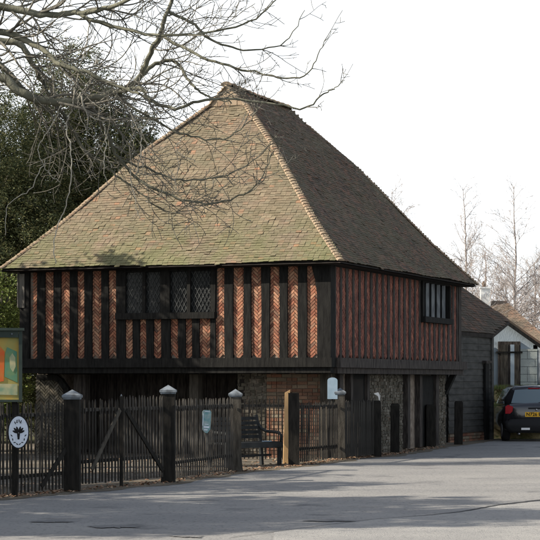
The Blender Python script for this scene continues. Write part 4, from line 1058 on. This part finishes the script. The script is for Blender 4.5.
# foliage generator
def crown(name, m, centres, nleaf, size, seed, parent, clump=.45, per=60, hollow=.45, bw=.45):
    """centres: list of (cx,cy,cz,rx,ry,rz); leaves gathered in clumps spread through the volume"""
    g_ = np.random.default_rng(seed); vol = np.array([c[3]*c[4]*c[5] for c in centres]); pr = vol/vol.sum()
    nc = nleaf//per; ks = g_.choice(len(centres), nc, p=pr); C_ = np.array(centres)[ks]
    v = g_.normal(size=(nc,3)); v /= np.linalg.norm(v, axis=1, keepdims=True); rr_ = (g_.random(nc)*(1-hollow**3)+hollow**3)**(1/3)
    cen = C_[:, :3]+v*rr_[:, None]*C_[:, 3:]
    cen += g_.normal(0,.12,size=cen.shape)
    cs_ = clump*g_.uniform(.5,1.3,nc)
    idx = np.repeat(np.arange(nc), per); N = len(idx)
    pos = cen[idx]+g_.normal(size=(N,3))*cs_[idx][:, None]*np.array([.45,.45,.38])
    a = g_.normal(size=(N,3)); a[:, 2] *= .6; a /= np.linalg.norm(a, axis=1, keepdims=True)
    b = np.cross(a, g_.normal(size=(N,3))); b /= np.linalg.norm(b, axis=1, keepdims=True)
    s_ = size*g_.uniform(.6,1.4,N)[:, None]; a = a*s_; b = b*s_*bw
    V = np.stack([pos-a, pos-b, pos+a, pos+b], axis=1)
    V[..., 2] = np.maximum(V[..., 2], .03)
    return quads_obj(name, V, m, parent)
def evergreen(name, label, base, centres, nleaf, size, seed, m='yew', cat='tree', th=.3, clump=.45, group=None):
    o_ = empty(name, base); tag(o_, label, cat, group)
    top = max(c[2]+c[5] for c in centres)
    mb = MB(); g2 = random.Random(seed); along(mb, [Vector((0,0,-.1)), Vector((.1,0,top*.3)), Vector((-.1,.1,top*.6)), Vector((0,0,top*.85))], th, .05, 9)
    for k in range(12): 
        c = centres[g2.randrange(len(centres))]; h_ = g2.uniform(.3,.75)*top; e_ = Vector((c[0]+g2.uniform(-.6,.6)*c[3], c[1]+g2.uniform(-.6,.6)*c[4], c[2]+g2.uniform(-.3,.7)*c[5]))
        along(mb, [Vector((0,0,h_*.7)), (Vector((0,0,h_))+e_)/2, e_], th*.35, .02, 5)
    mb.build('trunk', M['bark_dark'], o_)
    crown('crown', M[m], centres, nleaf, size, seed, o_, clump, bw=.30 if m == 'yew' else .45)
    return o_
evergreen('yew_tree', 'tall dark evergreen tree with a rounded top standing behind the hall roof', (-5.2,50,0),
    [(-.1,0,9.0,1.2,1.0,1.6), (0,0,8.8,.8,.8,1.3), (.9,0,7.7,1.2,1.0,1.5), (1.7,0,7.6,.9,.8,1.1), (-.7,0,5.9,1.9,1.8,2.3), (1.0,.2,6.6,1.5,1.4,1.7), (1.2,0,4.6,2.0,1.7,2.2), (-.6,.2,2.6,2.0,1.8,2.4), (2.2,.2,6.7,1.0,.9,1.4), (-1.3,0,7.6,1.2,1.0,1.3)], 300000, .040, 5, clump=.30)
evergreen('yew_tree', 'dark evergreen tree at the left edge behind the hall, left of the tallest one', (-7.4,48.5,0),
    [(0,0,7.5,1.7,1.5,2.1), (.8,0,4.4,2.0,1.7,2.6), (-.9,0,4.8,1.7,1.6,2.2), (.3,0,2.1,2.3,1.8,2.0), (1.4,.3,6.3,1.0,1.0,1.3)], 200000, .040, 6, clump=.30)
evergreen('yew_tree', 'dark evergreen tree filling the gap low behind the other evergreens', (-6.6,54.5,0),
    [(0,0,5.0,2.6,1.6,3.6), (2.2,0,3.6,2.0,1.6,2.9), (-2,0,4.0,2.0,1.6,3.2)], 110000, .055, 15, clump=.36)
evergreen('evergreen_shrub', 'bright green sunlit shrub between the left corner of the hall and the painted board', (-6.35,42.3,0),
    [(0,0,2.2,.95,.8,1.6), (.25,0,3.2,.6,.6,.9), (-.4,.1,1.3,1.0,.8,1.2)], 24000, .042, 8, m='laurel', cat='shrub', th=.1, clump=.3)
# off to the left, outside the picture: the ivy-clad trees whose shadows fall over the road, gates and hall front
def ivy(label, base, cs_, n, sd_, size=.09): return evergreen('ivy_clad_tree', label, base, cs_, n, size, sd_, m='ivy', clump=.42)
ivy('ivy covered tree beyond the left end of the hall yard, farthest of its row', (-11.4,38.6,0), [(0,0,3.2,1.3,1.2,3.2), (.2,0,5.9,.9,.8,1.0), (1.1,-.4,5.4,1.1,1.0,2.1)], 20000, 9)
ivy('ivy covered tree beyond the yard, just left of the bare tree', (-9.1,37.5,0), [(-.2,.2,3.0,1.0,1.0,3.0), (.0,.3,6.8,.8,.75,1.3), (-.8,.3,5.2,.9,.9,2.0)], 22000, 10)
ivy('ivy covered tree on the left verge beside the picket fence', (-9.6,29.3,0), [(0,0,2.8,1.4,1.8,2.8), (.2,.6,5.2,1.2,1.5,1.5)], 18000, 11)
ivy('ivy covered tree on the left verge opposite the gates', (-10.4,25.6,0), [(0,0,3.0,1.5,1.9,3.0), (.2,.3,5.9,1.3,1.5,1.8)], 18000, 14)
ivy('ivy covered tree on the left verge nearer the camera', (-11.0,22.0,0), [(0,0,3.6,1.5,1.9,3.6), (.2,-.3,7.0,1.3,1.5,2.0)], 20000, 12)
ivy('tallest ivy covered tree, nearest the camera on the left', (-11.5,18.8,0), [(0,0,3.8,1.8,2.2,3.8), (.2,.2,7.6,1.5,2.0,2.2), (.3,.1,9.6,.9,.9,1.3)], 28000, 13, .1)
# birches beyond the barn
def baretree(name, label, base, h, seed, m_t, m_b, par, nl=22, spread=1.0, r0=.12, lean=(0,0), first=.25, cat='tree'):
    o_ = empty(name, base); tag(o_, label, cat); g2 = random.Random(seed)
    mb = MB(); pts = [Vector((lean[0]*t*h+g2.gauss(0,.06)*t, lean[1]*t*h+g2.gauss(0,.06), h*t)) for t in [i/7 for i in range(8)]]; pts[0].z = -.1
    pp, rr = along(mb, pts, r0, .012, 7); mb.build('trunk', M[m_t], o_)
    bm_ = MB()
    for j in range(nl):
        t = first+(1-first)*(j+g2.random())/nl; i = min(len(pp)-2, int(t*len(pp))); a = g2.uniform(0, 6.283)
        nd = Vector((math.cos(a), math.sin(a)*.8, g2.uniform(.5,1.3))).normalized()
        grow(bm_, pp[i], nd, h*.30*(1.15-t)*g2.uniform(.7,1.2)*spread+.3, max(rr[i]*.45, .014), 1, g2, par)
    bm_.build('branches', M[m_b], o_); return o_
bpar = dict(seg=.35, wob=.12, up=[.06,.05,.0,-.03], depth=3, kids=[6,6,6], ref=[2,1.1,.7], ang=(20,50), rmin=.0048, t0=.15)
zt = 92
for x_, yt, sd_, z_, lab, ln_ in ((466.5,187,31,92,'left of two slender birches rising beyond the barn roof',.012), (514,186,32,90,'right, taller of two slender birches above the white outbuilding',.0)):
    v = P(x_,380,z_); h_ = EYE+(HY-yt)/F*z_
    baretree('birch_tree', lab, (v.x-ln_*h_, z_, 0), h_, sd_, 'birch', 'twig', bpar, 34, 1.0, .11, (ln_,0), .3)
hpar = dict(seg=.4, wob=.16, up=[.05,.03,.02], depth=3, kids=[6,5,5], ref=[2,1.2,.8], ang=(20,55), rmin=.006, t0=.1)
for x_, yt, sd_, z_, lab in ((485,250,41,98,'low brown bushy bare tree between the birches'), (535,262,42,100,'brown bare tree at the right edge behind the cottage'), (505,272,45,97,'low brown bare tree directly above the cottage chimney'), (393,190,43,86,'bare tree whose twigs just show over the long roof slope'), (560,240,44,96,'bare tree beyond the right edge')):
    v = P(x_,380,z_); h_ = EYE+(HY-yt)/F*z_
    baretree('bare_tree', lab, (v.x, z_, 0), h_, sd_, 'brown_twig', 'brown_twig' if x_ != 393 else 'twig', hpar, 30, 1.5, .12, (0,0), .15)
# far wooded edge of the fields
g_ = np.random.default_rng(77); cen = []
for k in range(120):
    cen.append((-160+k*2.9+g_.uniform(-1,1), 150+g_.uniform(-5,5), 1.8, 2.6, 2.0, 2.4+g_.uniform(0,1.2)))
o = crown('far_woodland', M['yew'], cen, 160000, .17, 78, None, .9, per=40, hollow=.1); o['kind'] = 'stuff'; o['label'] = 'far hedge and woodland behind the village'; o['category'] = 'woodland'
